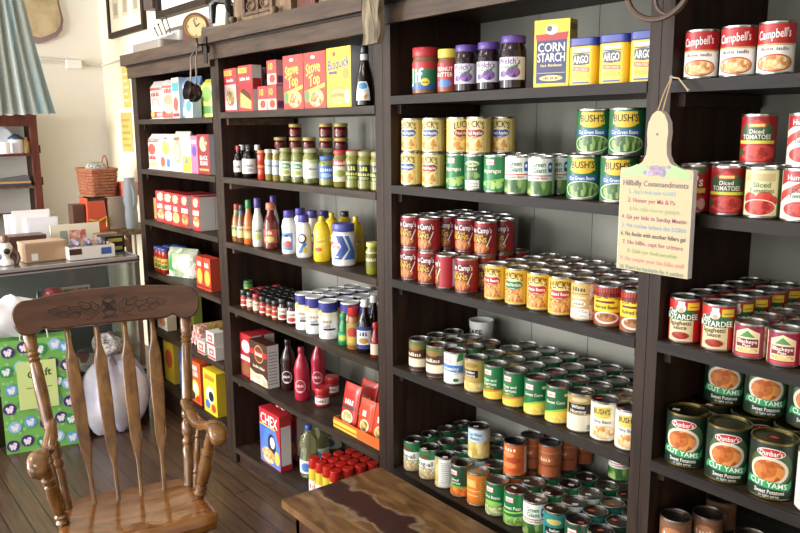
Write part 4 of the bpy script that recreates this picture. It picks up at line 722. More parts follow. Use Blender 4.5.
redl = jar('red lidded relish jar', .031, .148, '#7a7430:.15', '#b8282c', [('r', -44, 24, 44, 112, '#dccdb4'), ('r', -44, 84, 44, 112, '#b83a34'), ('w', 'Relish', 0, 98, 13, '#f4ece0', 48), ('e', 0, 56, 26, 14, '#8a9a3c')], name='relish_jar')
pep = jar('dark labelled pepper jar', .0325, .146, '#7a7a28:.15', '#968e5a', [('r', -48, 36, 48, 96, '#22241c'), ('w', 'HOT', 0, 80, 15, '#d8e04a', 46), ('w', 'Peppers', 0, 60, 13, '#d8e04a', 60), ('e', 0, 44, 22, 6, '#8fa03a')], name='pepper_jar')
pp = row(1, z2, [D(sp=van, px=231.8, tag='dark sauce bottle with red cap at the ladle post', rz=.7), D(sp=vanw, px=239.5, tag='dark sauce bottle with white cap behind the red capped one', rz=.7, off=.065), D(sp=mol, px=250, tag='wide dark molasses bottle with white label', rz=.8), D(sp=vanw, px=258, tag='white capped dark bottle behind the molasses', rz=.7, off=.12),
    D(sp=pim, px=262.5, tag='small red pimento jar at the bottom of a pair', rz=.5), D(sp=slim, px=269.6, tag='slim olive jar beside the pimentos', rz=.7), D(sp=slim, px=277, tag='slim olive jar beside the green pickles', rz=.7), D(sp=pk, px=286.7, tag='green pickle jar beside the slim olive jars', rz=.7, back=1), D(sp=pk, px=298.7, tag='green pickle jar beside the white labelled jar', rz=.7, back=1), D(sp=pkw, px=311.7, tag='white labelled jar of pickle slices', rz=.7, back=1), D(sp=blu, px=328, tag='blue labelled olive jar', rz=.7, back=1), D(sp=redl, px=341, tag='red lidded relish jar', rz=.7, back=1), D(sp=pep, px=353.7, tag='black labelled pepper jar beside the relish', rz=.7, back=1), D(sp=pep, px=366, tag='black labelled pepper jar, second from the relish', rz=.7, back=1), D(sp=pep, px=379, tag='black labelled pepper jar half behind the post', rz=.7)], .018, G)
put(pim, (pp[4][0], pp[4][1], z2+.0682), .3, 'small red pimento jar stacked on its twin', G)
jam = jar('red jam jar', .0315, .064, '#5a0d10:.1', '#b99a4a', [('r', -26, 14, 26, 34, '#7a1a1c')], lidh=.014, neck=.9, name='jam_jar')
G = 'red jam jars stacked behind the pickles'
jx = [shelfX(q, z2+.2, Y0+.27) for q in (280, 295.5, 309, 326, 341)]
for i in range(1, 5): jx[i] = max(jx[i], jx[i-1]+.066)
for i, X in enumerate(jx):
    for k in range(4):
        if k == 3 and i in (0, 2): continue
        put(jam, (X, Y0+.27, z2+k*.0642), .7, 'red jam jar in column %s of the stack, %s' % (('one', 'two', 'three', 'four', 'five')[i], ('on the shelf', 'second tier', 'third tier', 'top tier with gold lid')[k]), G)
# third shelf: dressings, mayonnaise, mustard
G = 'bottles on the dressing shelf'
def dress(short, colr, capc, lab, r=.026, h=.2, title='Ranch', tc='#2f5a2c', caph=.026, name='dressing_bottle', capr=None):
    return bottle(short, [(r*.85, 0), (r, .006), (r*.98, h*.3), (r*.9, h*.42), (r*.98, h*.55), (r*.75, h*.72), (r*.5, h*.84), (r*.46, h-.012)], colr, capc, caph, [('r', -r*1150, h*160, r*1150, h*480, lab), ('w', title, 0, h*400, h*75, tc, r*1700), ('e', 0, h*250, r*700, h*70, '#b8c46a')], capr=capr, name=name)
d1 = dress('amber salad dressing bottle', '#9a5a24:.12', '#b8332c', '#9aa86a', .027, .175, 'Italian'); d1.parts.append(('neck_band', MB().lathe([(.0155, .122), (.0145, .16)], '#7f9a4c', 18).mesh('neck_band')))
d2 = dress('brown salad dressing bottle', '#6a4424:.12', '#33302c', '#c9bc94', .024, .175, 'Greek'); d2.parts.append(('neck_band', MB().lathe([(.0145, .122), (.0135, .16)], '#3f5a8a', 18).mesh('neck_band')))
d3 = dress('orange salad dressing bottle', '#c9641f:.12', '#2f8a4c', '#d88a3c', .026, .19, 'French', '#7a2a12', .04)
d4 = dress('white ranch dressing bottle', '#e9e6da:.2', '#4a3a8c', '#d9d6c8', .028, .2, 'Ranch', '#3f7a3c', .045, capr=.017)
bbq = dress('dark red barbecue sauce bottle', '#6a1a0e:.12', '#d8704a', '#c24a34', .035, .2, 'BBQ', '#f4dcb8', .03, 'barbecue_sauce_bottle', .022)
may = bottle('white mayonnaise bottle', [(.03, 0), (.034, .008), (.034, .05), (.031, .09), (.033, .125), (.026, .155), (.02, .162), (.02, .166)], '#eceae2:.25', '#4a3f9c', .03, [('p', [(-26, 20), (24, 20), (26, 96), (-26, 96)], '#4a8ad0'), ('e', 0, 66, 20, 18, '#e9e6e0'), ('e', 2, 46, 16, 16, '#d8564a'), ('e', -6, 84, 14, 6, '#24386a')], capr=.024, name='mayonnaise_bottle')
may2 = bottle('white salad cream bottle', [(.032, 0), (.036, .008), (.035, .05), (.032, .085), (.034, .118), (.026, .145), (.02, .152), (.02, .156)], '#eceae2:.25', '#4a3f9c', .03, [('e', 0, 84, 20, 22, '#1c2438'), ('e', 0, 86, 13, 15, '#e9e6e0'), ('p', [(-22, 20), (-4, 20), (22, 64), (6, 66)], '#2f6ab8'), ('e', 12, 34, 10, 14, '#c8b84a')], capr=.024, name='mayonnaise_bottle')
mus = bottle('yellow mustard bottle', [(.032, 0), (.037, .008), (.036, .06), (.033, .09), (.036, .125), (.026, .16), (.018, .166), (.018, .17)], '#e8c41c:.25', '#e8c41c:.3', .022, [('p', [(-26, 66), (26, 74), (24, 104), (-24, 96)], '#efd24a'), ('t', "French's", 0, 88, 12, '#b8322c', 44, 0, .15), ('e', -6, 54, 18, 9, '#c8442c'), ('r', -18, 26, 18, 38, '#d8b018')], capr=.012, name='mustard_bottle')
musd = bottle('yellow mustard bottle with dark cap', [(.032, 0), (.037, .008), (.036, .06), (.033, .09), (.036, .125), (.026, .16), (.018, .166), (.018, .17)], '#e0bc1c:.25', '#2a2622:.3', .022, [('e', 0, 80, 22, 14, '#c8442c')], capr=.02, name='mustard_bottle')
mw = jar('large white dressing jar', .05, .175, '#eeece6:.2', '#4a4aa0', [('p', [(-60, 30), (-20, 30), (20, 128), (-60, 128)], '#e4e6ea'), ('p', [(-34, 30), (2, 30), (34, 72), (10, 128), (-22, 128), (4, 84)], '#2f4f9c'), ('p', [(14, 30), (64, 30), (64, 60), (34, 128), (18, 128), (42, 72)], '#3f74c4'), ('t', 'Miracle', -28, 100, 15, '#c8342c', 50, 0, .2), ('t', 'Whip', -22, 82, 17, '#c8342c', 44, 0, .2), ('r', -58, 38, -8, 44, '#b8c4d0'), ('r', 66, 30, 90, 128, '#d3d8de')], lidh=.03, neck=.86, name='dressing_jar')
olv = jar('small green olive jar', .025, .125, '#8a8a28:.15', '#c4bc5a', [('r', -34, 30, 34, 80, '#6a6a28'), ('w', 'OLIVES', 0, 58, 12, '#e8e0a0', 48), ('r', -34, 84, 34, 88, '#e8e0a0')], name='olive_jar')
row(1, z3, [D(sp=d1, px=231.2, tag='amber salad dressing bottle with red cap beside the ladle post', rz=.8), D(sp=d2, px=240, tag='brown salad dressing bottle with dark cap', rz=.8), D(sp=d3, px=249, tag='orange salad dressing bottle with green cap', rz=.8), D(sp=d4, px=258.3, tag='white ranch dressing bottle with tall purple cap', rz=.8), D(sp=bbq, px=271.3, tag='dark red barbecue sauce bottle with orange cap', rz=.8), D(sp=d4, px=274, tag='white dressing bottle with purple cap behind the barbecue sauce', rz=.8, off=.14), D(sp=may, px=289.3, tag='white mayonnaise bottle with square blue label', rz=.7), D(sp=may2, px=304.3, tag='white bottle with round dark emblem and purple cap', rz=.7), D(sp=mus, px=322, tag='yellow mustard bottle beside the large white jar', rz=.7), D(sp=mw, px=344, tag='large white dressing jar with blue lid', rz=.75), D(sp=olv, px=372.5, tag='small green olive jar beside the ragged-strip post', rz=.6)], .02, G)
for sp, px, off, t in ((may, 300.6, .145, 'white mayonnaise bottle behind the round emblem one'), (may, 312.5, .13, 'white mayonnaise bottle behind, next to the mustard'), (may2, 324, .22, 'white mayonnaise bottle at the back behind the mustard'), (mus, 332, .165, 'yellow mustard bottle behind the large white jar'), (musd, 345, .25, 'yellow mustard bottle with dark cap at the back'), (mus, 356, .165, 'yellow mustard bottle showing past the large white jar')):
    Y = Y0+off; put(sp, (shelfX(px, z3+.08, Y), Y, z3), .7, t, G)
# fourth shelf: spices, sugar canisters, soy sauce
G = 'small spice jars with dark lids'
grn = bottle('green shaker can', [(.024, 0), (.0255, .004), (.0255, .11)], '#4f8a3c', '#2f5a2c', .016, [('r', -30, 20, 30, 40, '#c9d88a'), ('e', 0, 76, 22, 16, '#a8c860'), ('w', 'Herbs', 0, 76, 11, '#234a1c', 34)], capr=.0255, name='shaker_can', cat='shaker')
SP = [jar('spice jar', .0205, .095, c, '#1c1a1a', [('r', -30, 14, 30, 58, l), ('w', 'Spice', 0, 46, 9, t, 30), ('r', -30, 14, 30, 22, c2)], lidh=.024, neck=.92, name='spice_jar') for c, l, t, c2 in (('#8a2a1c', '#c83a34', '#f4e8d8', '#efe6d4'), ('#6a4a24', '#e8dcc4', '#8a2a1c', '#b8332c'), ('#9a4a1c', '#b8332c', '#f4e4c0', '#e8dcb0'), ('#5a2a14', '#c8503a', '#f4e4c0', '#e0c890'))]
SPR = jar('red lidded spice jar', .0205, .095, '#8a4a20', '#a8242a', [('r', -30, 14, 30, 58, '#e3d6b8'), ('w', 'Spice', 0, 44, 9, '#8a2a1c', 30)], lidh=.024, neck=.92, name='spice_jar')
glz = jar('dark glass seasoning jar', .027, .115, '#3a1c12:.15', '#171515', [('r', -38, 16, 38, 72, '#e6e0d0'), ('w', 'Seasoning', 0, 56, 10, '#7a2a1c', 54), ('e', 0, 32, 22, 10, '#c23a30')], lidh=.024, neck=.86, name='seasoning_jar')
row(1, z4, [D(sp=grn, px=238, tag='green shaker can beside the ladle post', rz=.8, off=.07), D(sp=SP[0], px=245, tag='first front spice jar along from the green shaker', rz=.8, back=[SPR, SPR, SP[0], SPR]), D(sp=SP[1], px=251, tag='second front spice jar along from the green shaker', rz=.8, back=[SP[0], SP[1], SP[2], SP[0]]), D(sp=SPR, px=257.3, tag='third front spice jar along, with a red lid', rz=.8, back=[SP[2], SP[3], SP[0], SP[0]]), D(sp=SP[0], px=263.8, tag='fourth front spice jar along from the green shaker', rz=.8, back=[SP[1], SP[0], SP[3], SP[0]]), D(sp=SP[3], px=270.3, tag='fifth front spice jar along from the green shaker', rz=.8, back=[SP[0], SP[1], SP[3], SP[0]]), D(sp=SP[2], px=276.3, tag='sixth front spice jar, just before the seasoning jars', rz=.8, back=[SP[3], SP[0], SP[2], SP[0]]), D(sp=glz, px=284, tag='dark seasoning jar beside the spice jars', rz=.8, back=[glz, glz, glz]), D(sp=glz, px=293, tag='dark seasoning jar beside the salt canisters', rz=.8, back=[glz, glz])], .02, G)
def salt():
    r, h = .041, .162
    b = MB().lathe([(0, .001), (r-.001, 0), (r, .003), (r, h-.003), (r-.001, h)], '#e9e7e4', 28).mesh('canister_body')
    l = MB().lathe([(r-.002, h-.001), (r-.002, h+.002), (r-.004, h+.002), (r-.005, h-.001), (0, h-.0005)], '#dcdad8:.4', 28).mesh('lid')
    lb = MB(); lb.decals([('r', -128, h*720, 128, h*980, '#2e2e86'), ('r', -128, h*600, 128, h*715, '#e8dfae'), ('w', 'Iodized', -2, h*480, 14, '#b08a3a', 50), ('t', 'Salt', -2, h*360, 18, '#8a8a94', 44), ('r', -16, h*240, 40, h*290, '#23232c'), ('e', -30, h*700, 10, 14, '#e8b04a')], cyl_fn(r), .0004)
    return Spec('salt_canister', 'canister', b, [('lid', l), ('label', lb.mesh('label'))], 2*r+.004, 2*r+.004, h+.002, 'blue banded salt canister')
sa = salt(); G = 'blue banded salt canisters'
cols = [(304.7, 'first'), (314.7, 'second'), (328.5, 'third')]
pp = row(1, z4, [D(sp=sa, px=p, tag=f'{t} front salt canister along from the seasoning jars', rz=.85, back=3) for p, t in cols], .022, G, align=True)
X3, Yf = pp[2]
for k in range(1, 5):
    put(sa, (X3+.0865, Yf+.0865*k-.03, z4), .8, f"salt canister, {['', 'first', 'second', 'third', 'fourth'][k]} behind the green capped bottle", G) if k < 5 and Yf+.0865*k+.015 < Y0+.43 else 0
    if Yf+.0865*k+.055 < Y0+.43: put(sa, (X3+.0865*2, Yf+.0865*k+.01, z4), .8, f"salt canister, {['', 'first', 'second', 'third', 'fourth'][k]} behind the soy sauce bottles", G)
gb = bottle('green sauce bottle', [(.02, 0), (.023, .005), (.022, .06), (.018, .08), (.012, .10), (.0115, .115)], '#1f8a4c:.12', '#2fa060', .02, [('r', -26, 16, 26, 54, '#3fa868'), ('e', 0, 34, 16, 12, '#c9d84a')], name='sauce_bottle')
rj = bottle('red capped seasoning bottle', [(.026, 0), (.029, .006), (.027, .06), (.029, .11), (.02, .135), (.019, .14)], '#a8662c:.2', '#b8242a', .035, [('r', -36, 20, 36, 110, '#a8a04a'), ('e', 0, 74, 24, 20, '#c83a2c'), ('e', 0, 42, 22, 14, '#d9b04a')], capr=.025, name='seasoning_bottle')
soy = bottle('tall soy sauce bottle', [(.03, 0), (.0335, .006), (.0335, .11), (.024, .14), (.014, .165), (.013, .19)], '#1a0f0d:.1', '#ecebe8', .028, [('r', -42, 20, 42, 112, '#2c3f86'), ('r', -34, 38, 34, 96, '#e4e2dc'), ('w', 'SOY', 0, 82, 16, '#2c3f86', 44), ('e', 0, 54, 20, 12, '#b8924a')], capr=.016, name='soy_sauce_bottle')
hot = bottle('small red hot sauce bottle', [(.018, 0), (.0205, .005), (.0205, .07), (.011, .10), (.01, .12)], '#8a1c14:.12', '#b8242a', .02, [('r', -22, 14, 22, 58, '#e0c8b0')], name='hot_sauce_bottle')
for sp, px, off, t in ((gb, 343.5, .05, 'small green sauce bottle beside the salt canisters'), (rj, 353.6, .05, 'red capped seasoning bottle beside the soy sauce'), (soy, 365, .055, 'tall soy sauce bottle with white cap and blue label'), (hot, 375.5, .045, 'small red hot sauce bottle against the ragged-strip post'), (soy, 374, .13, 'tall soy sauce bottle half behind the front one')):
    Y = Y0+off; put(sp, (min(shelfX(px, z4+.08, Y), PE[2][0]-sp.w/2-.003), Y, z4), .75, t)
# fifth shelf: brownie boxes, syrups, noodle carton
br1 = carton('red brownie mix box', .125, .06, .225, '#b8242a', [('e', 0, 160, 46, 34, '#d9d0c4'), ('r', -60, 84, 60, 108, '#efe9df'), ('e', -10, 40, 44, 34, '#8a5a30')], side='#e4e0da', name='brownie_mix_box')
br2 = carton('brown cocoa mix box', .185, .065, .22, '#4a2416', [('r', -90, 150, 90, 178, '#b8282c'), ('e', 8, 160, 48, 46, '#c9a04a'), ('e', 8, 160, 43, 41, '#6a2f1c'), ('r', -50, 148, 66, 174, '#b8282c'), ('w', 'Cocoa', 8, 161, 22, '#f2e2c0', 92), ('w', 'Double Fudge', 4, 92, 14, '#e8d8b4', 120), ('p', [(-90, 4), (90, 4), (90, 40), (40, 62), (-30, 54), (-90, 70)], 'mix:#b8a47a:#ece2c4:60')], side='#e8e6e2', sops=[('r', -26, 20+k*16, 24-(k*5) % 11, 26+k*16, '#a9a7a4') for k in range(11)], name='cocoa_mix_box')
def syrup(short, colr, capc): return bottle(short, [(.031, 0), (.036, .009), (.037, .057), (.034, .115), (.037, .15), (.026, .19), (.0145, .213), (.0135, .23)], colr, capc, .024, [('e', 0, 72, 26, 32, '#e0c8c4'), ('e', 0, 72, 23, 28, colr.split(':')[0]), ('w', 'SYRUP', 0, 74, 12, '#f0dcd4', 38), ('e', 0, 46, 12, 4, '#e0c8c4')], name='syrup_bottle')
cho, stw = syrup('dark chocolate syrup bottle', '#2f1512:.2', '#241210'), syrup('pink strawberry syrup bottle', '#b8243c:.2', '#a81e34')
red = jar('red lidded bouillon jar', .033, .088, '#b3202a', '#c4242a:.25', [('r', -50, 14, 50, 44, '#ece6de'), ('w', 'Bouillon', 0, 29, 11, '#8a1d1c', 54)], lidh=.026, neck=.95, name='bouillon_jar')
row(1, z5, [D(sp=br1, px=247, tag='red brownie mix box beside the ladle post', off=.05), D(sp=br2, px=264.5, tag='brown cocoa mix box with white printed side', off=.035), D(sp=cho, px=288.5, tag='dark chocolate syrup bottle beside the cocoa box', rz=.75, off=.08), D(sp=stw, px=302, tag='pink strawberry syrup bottle beside the dark chocolate one', rz=.75, off=.06), D(sp=stw, px=318.5, tag='pink strawberry syrup bottle set behind the bouillon jar', rz=.75, off=.19), D(sp=red, px=322.3, tag='red lidded bouillon jar between the pink syrups and the noodle carton', rz=.75, off=.09)], .02)
put(br1, (shelfX(262, z5+.15, Y0+.14), Y0+.15, z5), 0, 'red brownie mix box standing behind the cocoa box')
put(red, (shelfX(332, z5+.06, Y0+.25), Y0+.25, z5), .7, 'red lidded bouillon jar set back beside the noodle carton')
# open carton of soup packets
def tray(x0, x1, y0, y1, z, hf, hb, mats, name, label, cat):
    w, d = x1-x0, y1-y0; c = ((x0+x1)/2, (y0+y1)/2, z); t = .003
    e = empty(name, (c[0], c[1], z+.0006), label, cat)
    mb = MB().box(-w/2, -d/2, 0, w/2, d/2, t, mats[1]).box(-w/2, -d/2, t, w/2, -d/2+t, hf, mats[0]).box(-w/2, d/2-t, t, w/2, d/2, hb, mats[1])
    for s in (-1, 1):
        a, b = (s*w/2-(t if s > 0 else 0), s*w/2+(t if s < 0 else 0))
        mb.prism([(-d/2, t), (d/2, t), (d/2, hb), (-d/2+d*.45, hb), (-d/2+d*.3, hf), (-d/2, hf)], lambda u, v, q, a=a: (a+q, u, v), t, mats[2])
    mb.obj('carton', e); return e, c
xa, xb = shelfX(335, z5+.03, Y0+.03), PE[2][0]-.012
e, c = tray(xa, xb, Y0+.022, Y0+.26, z5, .045, .15, ('#e8641f', '#a9804e', '#a9804e'), 'display_carton', 'open cardboard display carton with yellow and orange front holding red soup packets', 'carton')
mb = MB().box(-(xb-xa)/2, -.12, .004, 0, -.1195, .034, '#e8c42a').box(-(xb-xa)/2, -.1205, .012, 0, -.1198, .018, '#c8342c'); mb.obj('printed_stripe', e)
def packet():
    w, h, d = .115, .19, .022
    sp = bag('red soup packet', w, d, h, '#c4281e:.25', [('w', 'SOUP', 0, 112, 22, '#f2e6d8', 76), ('r', -44, 82, 44, 96, '#4a2a1c'), ('e', 0, 48, 40, 28, '#e8dcc0'), ('e', 0, 48, 33, 22, 'mix:#c9a04a:#efe0b8:80:#7f9a4a'), ('r', -20, 8, 34, 16, '#e8742c')], name='soup_packet', top=.9)
    sp2 = bag('orange soup packet', .1, d, .155, '#d8431c:.25', [('e', 6, 46, 30, 26, '#e9d9a8'), ('e', 6, 46, 24, 20, 'mix:#3a2a1c:#d8b04a:70'), ('r', -14, 84, 10, 108, '#f0e9e0'), ('r', -40, 8, 40, 20, '#e8742c')], name='soup_packet', top=.9)
    return sp, sp2
p1, p2 = packet()
rows_ = [(p1, .0, .02, 'tall red soup packet leaning at the carton corner'), (p1, .05, .10, 'red soup packet behind the tall corner one'), (p2, .55, .02, 'orange soup packet with bowl picture in the carton front'), (p2, 1.0, .02, 'orange soup packet beside the ragged-strip post'), (p1, .62, .10, 'red soup packet rising from the middle of the carton'), (p1, .95, .16, 'red soup packet at the back of the carton by the post')]
for sp, f_, oy, t in rows_:
    X = xa+.01+sp.w/2+(xb-xa-.02-sp.w)*f_; o = put(sp, (X, Y0+.03+oy, z5+.008), 0, t, 'soup packets in the display carton'); o.rotation_euler = (-.2, 0, 0)
# bottom shelf: cereal, oil, red capped bottles
cer = carton('red cereal box', .205, .065, .285, '#c4222c', [('r', -100, 4, 30, 200, '#3f6ac0'), ('t', 'CHEX', -4, 238, 54, '#f4efe6', 170), ('p', [(-100, 60), (-40, 190), (60, 200), (100, 120), (100, 4), (-100, 4)], '#4f7ac4'), ('e', 20, 120, 40, 52, '#2a2a34'), ('e', 26, 128, 24, 30, '#e8e0d8'), ('e', -20, 50, 66, 40, 'mix:#b8843a:#f0dca8:50'), ('e', 70, 60, 24, 36, '#e8c23a'), ('r', -100, 200, 60, 206, '#f0d23a')], side='#c4222c', sops=[('r', -27, 30, 27, 230, '#dfd9e0')], name='cereal_box')
row(1, z6, [D(sp=cer, px=276, tag='red cereal box at the front of the bottom shelf', off=.03)], .02)
put(cer, (shelfX(288, z6+.15, Y0+.17), Y0+.19, z6), 0, 'red cereal box standing behind the front one')
oil = bottle('clear cooking oil bottle', [(.04, 0), (.046, .008), (.046, .10), (.041, .13), (.046, .16), (.036, .20), (.017, .225), (.016, .235)], 'oil_clear', '#2f5ab0', .022, [('r', -60, 24, 60, 90, '#dfe4ea'), ('e', -10, 56, 26, 22, '#4a7ac0')], name='oil_bottle')
for px, off, t in ((309, .13, 'clear oil bottle with blue cap beside the cereal'), (320, .25, 'clear oil bottle at the back behind the red caps'), (333, .385, 'clear oil bottle at the back corner')):
    put(oil, (shelfX(px, z6+.16, Y0+off), Y0+off, z6), .8, t, 'oil bottles on the bottom shelf')
sq = bottle('red capped squeeze bottle', [(.024, 0), (.027, .005), (.027, .13), (.026, .14)], '#d8bc2c:.3', '#c4241c:.2', .045, [('r', -40, 30, 40, 84, '#ece6da'), ('w', 'Mix', 0, 56, 22, '#b8282c', 46), ('r', -40, 10, 40, 26, '#e8c42a')], capr=.027, name='squeeze_bottle')
x0 = shelfX(314, z6+.06, Y0+.03)
for j in range(5):
    for i in range(4):
        X = x0+i*.0585+j*.012; Y = Y0+.035+j*.0585
        put(sq, (X, Y, z6), .8, 'red capped squeeze bottle, %s in the %s row of the block' % (('first', 'second', 'third', 'fourth', 'fifth')[i], ('front', 'second', 'third', 'fourth', 'rearmost')[j]), 'red capped squeeze bottles on the bottom shelf')
# ------------------------------------------------------------------ cake mix and cereal bookcase
z1, z2, z3, z4, z5, z6 = ZA
def flour(short, base, ops, w=.17, h=.225): return bag(short, w, .09, h, base, ops)
b1 = flour('white flour bag', '#d8d2c8', [('r', -76, 168, 76, 186, '#b8463c'), ('w', 'FLOUR', 0, 146, 26, '#a8342c', 120), ('e', 0, 98, 40, 32, '#c88a78'), ('e', 6, 92, 24, 22, '#e0c8a8'), ('r', -76, 10, 76, 44, '#b83a34'), ('e', -36, 30, 24, 16, '#d8b05a'), ('r', 20, 18, 60, 36, '#e8e0d4')])
b2 = flour('white meal bag', '#dbd6cc', [('r', -84, 6, 84, 46, '#b8463a'), ('r', -84, 176, 84, 190, '#a85a50'), ('w', 'MEAL', 0, 160, 28, '#b8402c', 110), ('e', 0, 110, 50, 30, '#c98a6a'), ('e', 6, 56, 44, 26, '#d9b48a'), ('r', -70, 12, 70, 28, '#d8503c')], .19, .225)
nb = carton('narrow white and teal box', .1, .06, .225, '#e4e8e6', [('r', -46, 150, 46, 200, '#4a9aa0'), ('e', 0, 80, 36, 40, '#c8523c'), ('r', -46, 10, 46, 30, '#b8332c')], side='#c9d2d4', name='baking_mix_box')
b3 = flour('blue sugar bag', '#6f93b8', [('w', 'SUGAR', 0, 160, 28, '#eef2f6', 120), ('e', 0, 100, 50, 34, '#3a5f96'), ('r', -70, 14, 70, 60, '#a9c4d8')], .17, .225)
lb_ = carton('low pale blue box', .1, .05, .11, '#a8cbe4', [('e', 0, 60, 34, 30, '#5a8ac0')], side='#c4d8e6', name='baking_mix_box')
yb = carton('yellow baking box', .075, .05, .17, '#e8cf3a', [('e', 0, 90, 28, 30, '#c84a2c')], side='#cfc48a', name='baking_mix_box')
b4 = flour('yellow and green bag', '#d8d25a', [('e', 0, 120, 50, 40, '#6f9a3c'), ('r', -66, 20, 66, 60, '#4f8a3c'), ('w', 'CORN', 0, 176, 26, '#2f6a2c', 100)], .15, .2)
row(0, z1, [D(sp=b1, px=145, tag='white flour bag at the outer end of the top shelf', rz=.15), D(sp=b2, px=159, tag='white meal bag beside the narrow teal box', rz=.15), D(sp=nb, px=171, tag='narrow white and teal baking box'), D(sp=b3, px=184, tag='blue sugar bag behind the ladles', rz=.1), D(sp=yb, px=199.5, tag='yellow baking box under the ladles'), D(sp=b4, px=207, tag='yellow and green bag beside the ladle post', rz=.1)], .062)
c1 = flour('white sugar bag with red print', '#ddd6cc', [('r', -76, 160, 76, 182, '#c0584a'), ('e', -10, 120, 46, 34, '#d84a3a'), ('w', 'FLOUR', -6, 70, 24, '#c83a34', 110), ('e', 0, 30, 50, 18, '#e8a06a')], .17, .21)
c2 = flour('white bag with orange picture', '#d9d5cc', [('r', -84, 8, 84, 60, '#c0b6a6'), ('e', 10, 130, 44, 40, '#e09a4a'), ('w', 'MIX', -6, 178, 24, '#4a5aa8', 80), ('e', -30, 50, 26, 30, '#d8503c'), ('e', 34, 44, 18, 26, '#4a6ac0')], .19, .21)
c3 = flour('tan and white flour bag', '#d8cdb9', [('e', 0, 110, 40, 60, '#c98a4a'), ('e', 0, 110, 30, 48, '#e8c890'), ('w', 'FLOUR', 0, 184, 20, '#a8642c', 90)], .17, .225)
c4 = carton('white and yellow mix box', .12, .06, .205, '#dad5c8', [('r', -58, 4, 58, 90, '#dcc234'), ('w', 'MIX', 0, 66, 26, '#2a4a9a', 80), ('e', 0, 140, 36, 30, '#d8d2c4')], side='#dcd8d0', name='baking_mix_box')
c5 = carton('pink mix box', .085, .05, .2, '#e0688c', [('e', 0, 120, 30, 30, '#5a4aa0'), ('w', 'CAKE', 0, 170, 18, '#f6eef0', 66)], side='#e8c0cc', name='cake_mix_box')
c6 = carton('dark red brownie box', .15, .06, .21, '#8f1620', [('e', 0, 160, 46, 40, 'mix:#8a5a2c:#e8d0a0:50'), ('t', 'BLACK', 0, 88, 22, '#f2e6da', 110), ('t', 'BEANS', 0, 60, 22, '#f2e6da', 110), ('r', -60, 20, 60, 30, '#d8a03c')], side='#b9bcc4', name='brownie_mix_box')
put(lb_, (shelfX(193, z1+.05, Y0+.03), Y0+.031, z1), 0, 'low pale blue box in front of the bags')
row(0, z2, [D(sp=c1, px=146.5, tag='white bag with red print at the outer end', rz=.12), D(sp=c2, px=159.5, tag='white bag with orange picture', rz=.12), D(sp=c3, px=173, tag='tan and white flour bag', rz=.1), D(sp=c4, px=184.5, tag='white and yellow mix box beside the pink one'), D(sp=c5, px=192, tag='pink mix box on the second shelf'), D(sp=c6, px=201, tag='dark red box lettered in white beside the ladle post')], .03)
def rr(short, base, pic, w, side='#d4d0c8', title='RICE', h=.185): return carton(short, w, .09, h, base, [('e', 0, h*820, w*360, h*130, 'mix:#8a5a2c:#ecd9a8:50'), ('w', title, 0, h*520, h*150, '#f4e9da', w*820), ('e', 0, h*250, w*380, h*170, pic)], side=side, name='rice_mix_box')
r0 = carton('plain tan carton', .13, .1, .13, '#b98a54', [], side='#b08450', name='carton')
r1, r2, r3, r4 = rr('red rice mix box', '#b81f24', 'mix:#c9803a:#f0dcb0:40:#8a5a2a', .10), rr('red pasta mix box', '#a81c22', 'mix:#c9b48a:#f0e6d0:50', .125), rr('bright red dinner box', '#c02a24', 'mix:#d8a03a:#f0dc90:40', .125, title='MAC'), rr('red dinner box with yellow stripe', '#a81e22', 'mix:#b8642c:#e8b070:40:#6a7a3a', .11, title='DINNER')
row(0, z3, [D(sp=r0, px=143, tag='plain tan carton at the outer end of the third shelf', off=.06), D(sp=r1, px=153, tag='red rice mix box beside the tan carton', rz=.2), D(sp=r2, px=163, tag='red pasta mix box with pale side', rz=.1), D(sp=r3, px=180, tag='bright red dinner box in the middle of the third shelf', back=1), D(sp=r4, px=192.5, tag='red dinner box with orange picture', back=1), D(sp=r1, px=204, tag='red rice mix box beside the ladle post', back=1)], .02)
sal = jar('red salsa jar', .026, .155, '#a8241a:.15', '#3a4a9a', [('r', -36, 24, 36, 92, '#d8b43a'), ('w', 'Salsa', 0, 70, 14, '#a8241a', 50), ('e', 0, 42, 22, 12, '#4a7a34')], name='salsa_jar')
pst = bag('clear bag of white pasta', .24, .1, .17, 'mix:#b9b6a6:#d8d4c6:26:#7f9a62', [('p', [(-110, 40), (-60, 150), (20, 160), (-30, 30)], '#3f9a4a'), ('e', 40, 90, 50, 36, 'mix:#d9d8cc:#f0eee4:50')], name='pasta_bag')
m1 = carton('red and orange macaroni box', .09, .06, .18, '#d8402a', [('w', 'MAC', 0, 140, 26, '#f4e8c8', 70), ('e', 0, 70, 34, 44, '#eab03c'), ('r', -42, 10, 42, 22, '#8a1d1c')], side='#c8452c', name='macaroni_box')
row(0, z4, [D(sp=sal, px=152, tag='first salsa jar from the glass counter end', rz=.8, back=2), D(sp=sal, px=158, tag='second salsa jar from the glass counter end', rz=.8, back=2), D(sp=sal, px=164, tag='third salsa jar, beside the white pasta bag', rz=.8, back=2), D(sp=pst, px=184, tag='clear bag of white pasta with green print', rz=.35), D(sp=m1, px=205, tag='red and orange macaroni box beside the pasta bag'), D(sp=m1, px=212.5, tag='red and orange macaroni box against the ladle post')], .03)
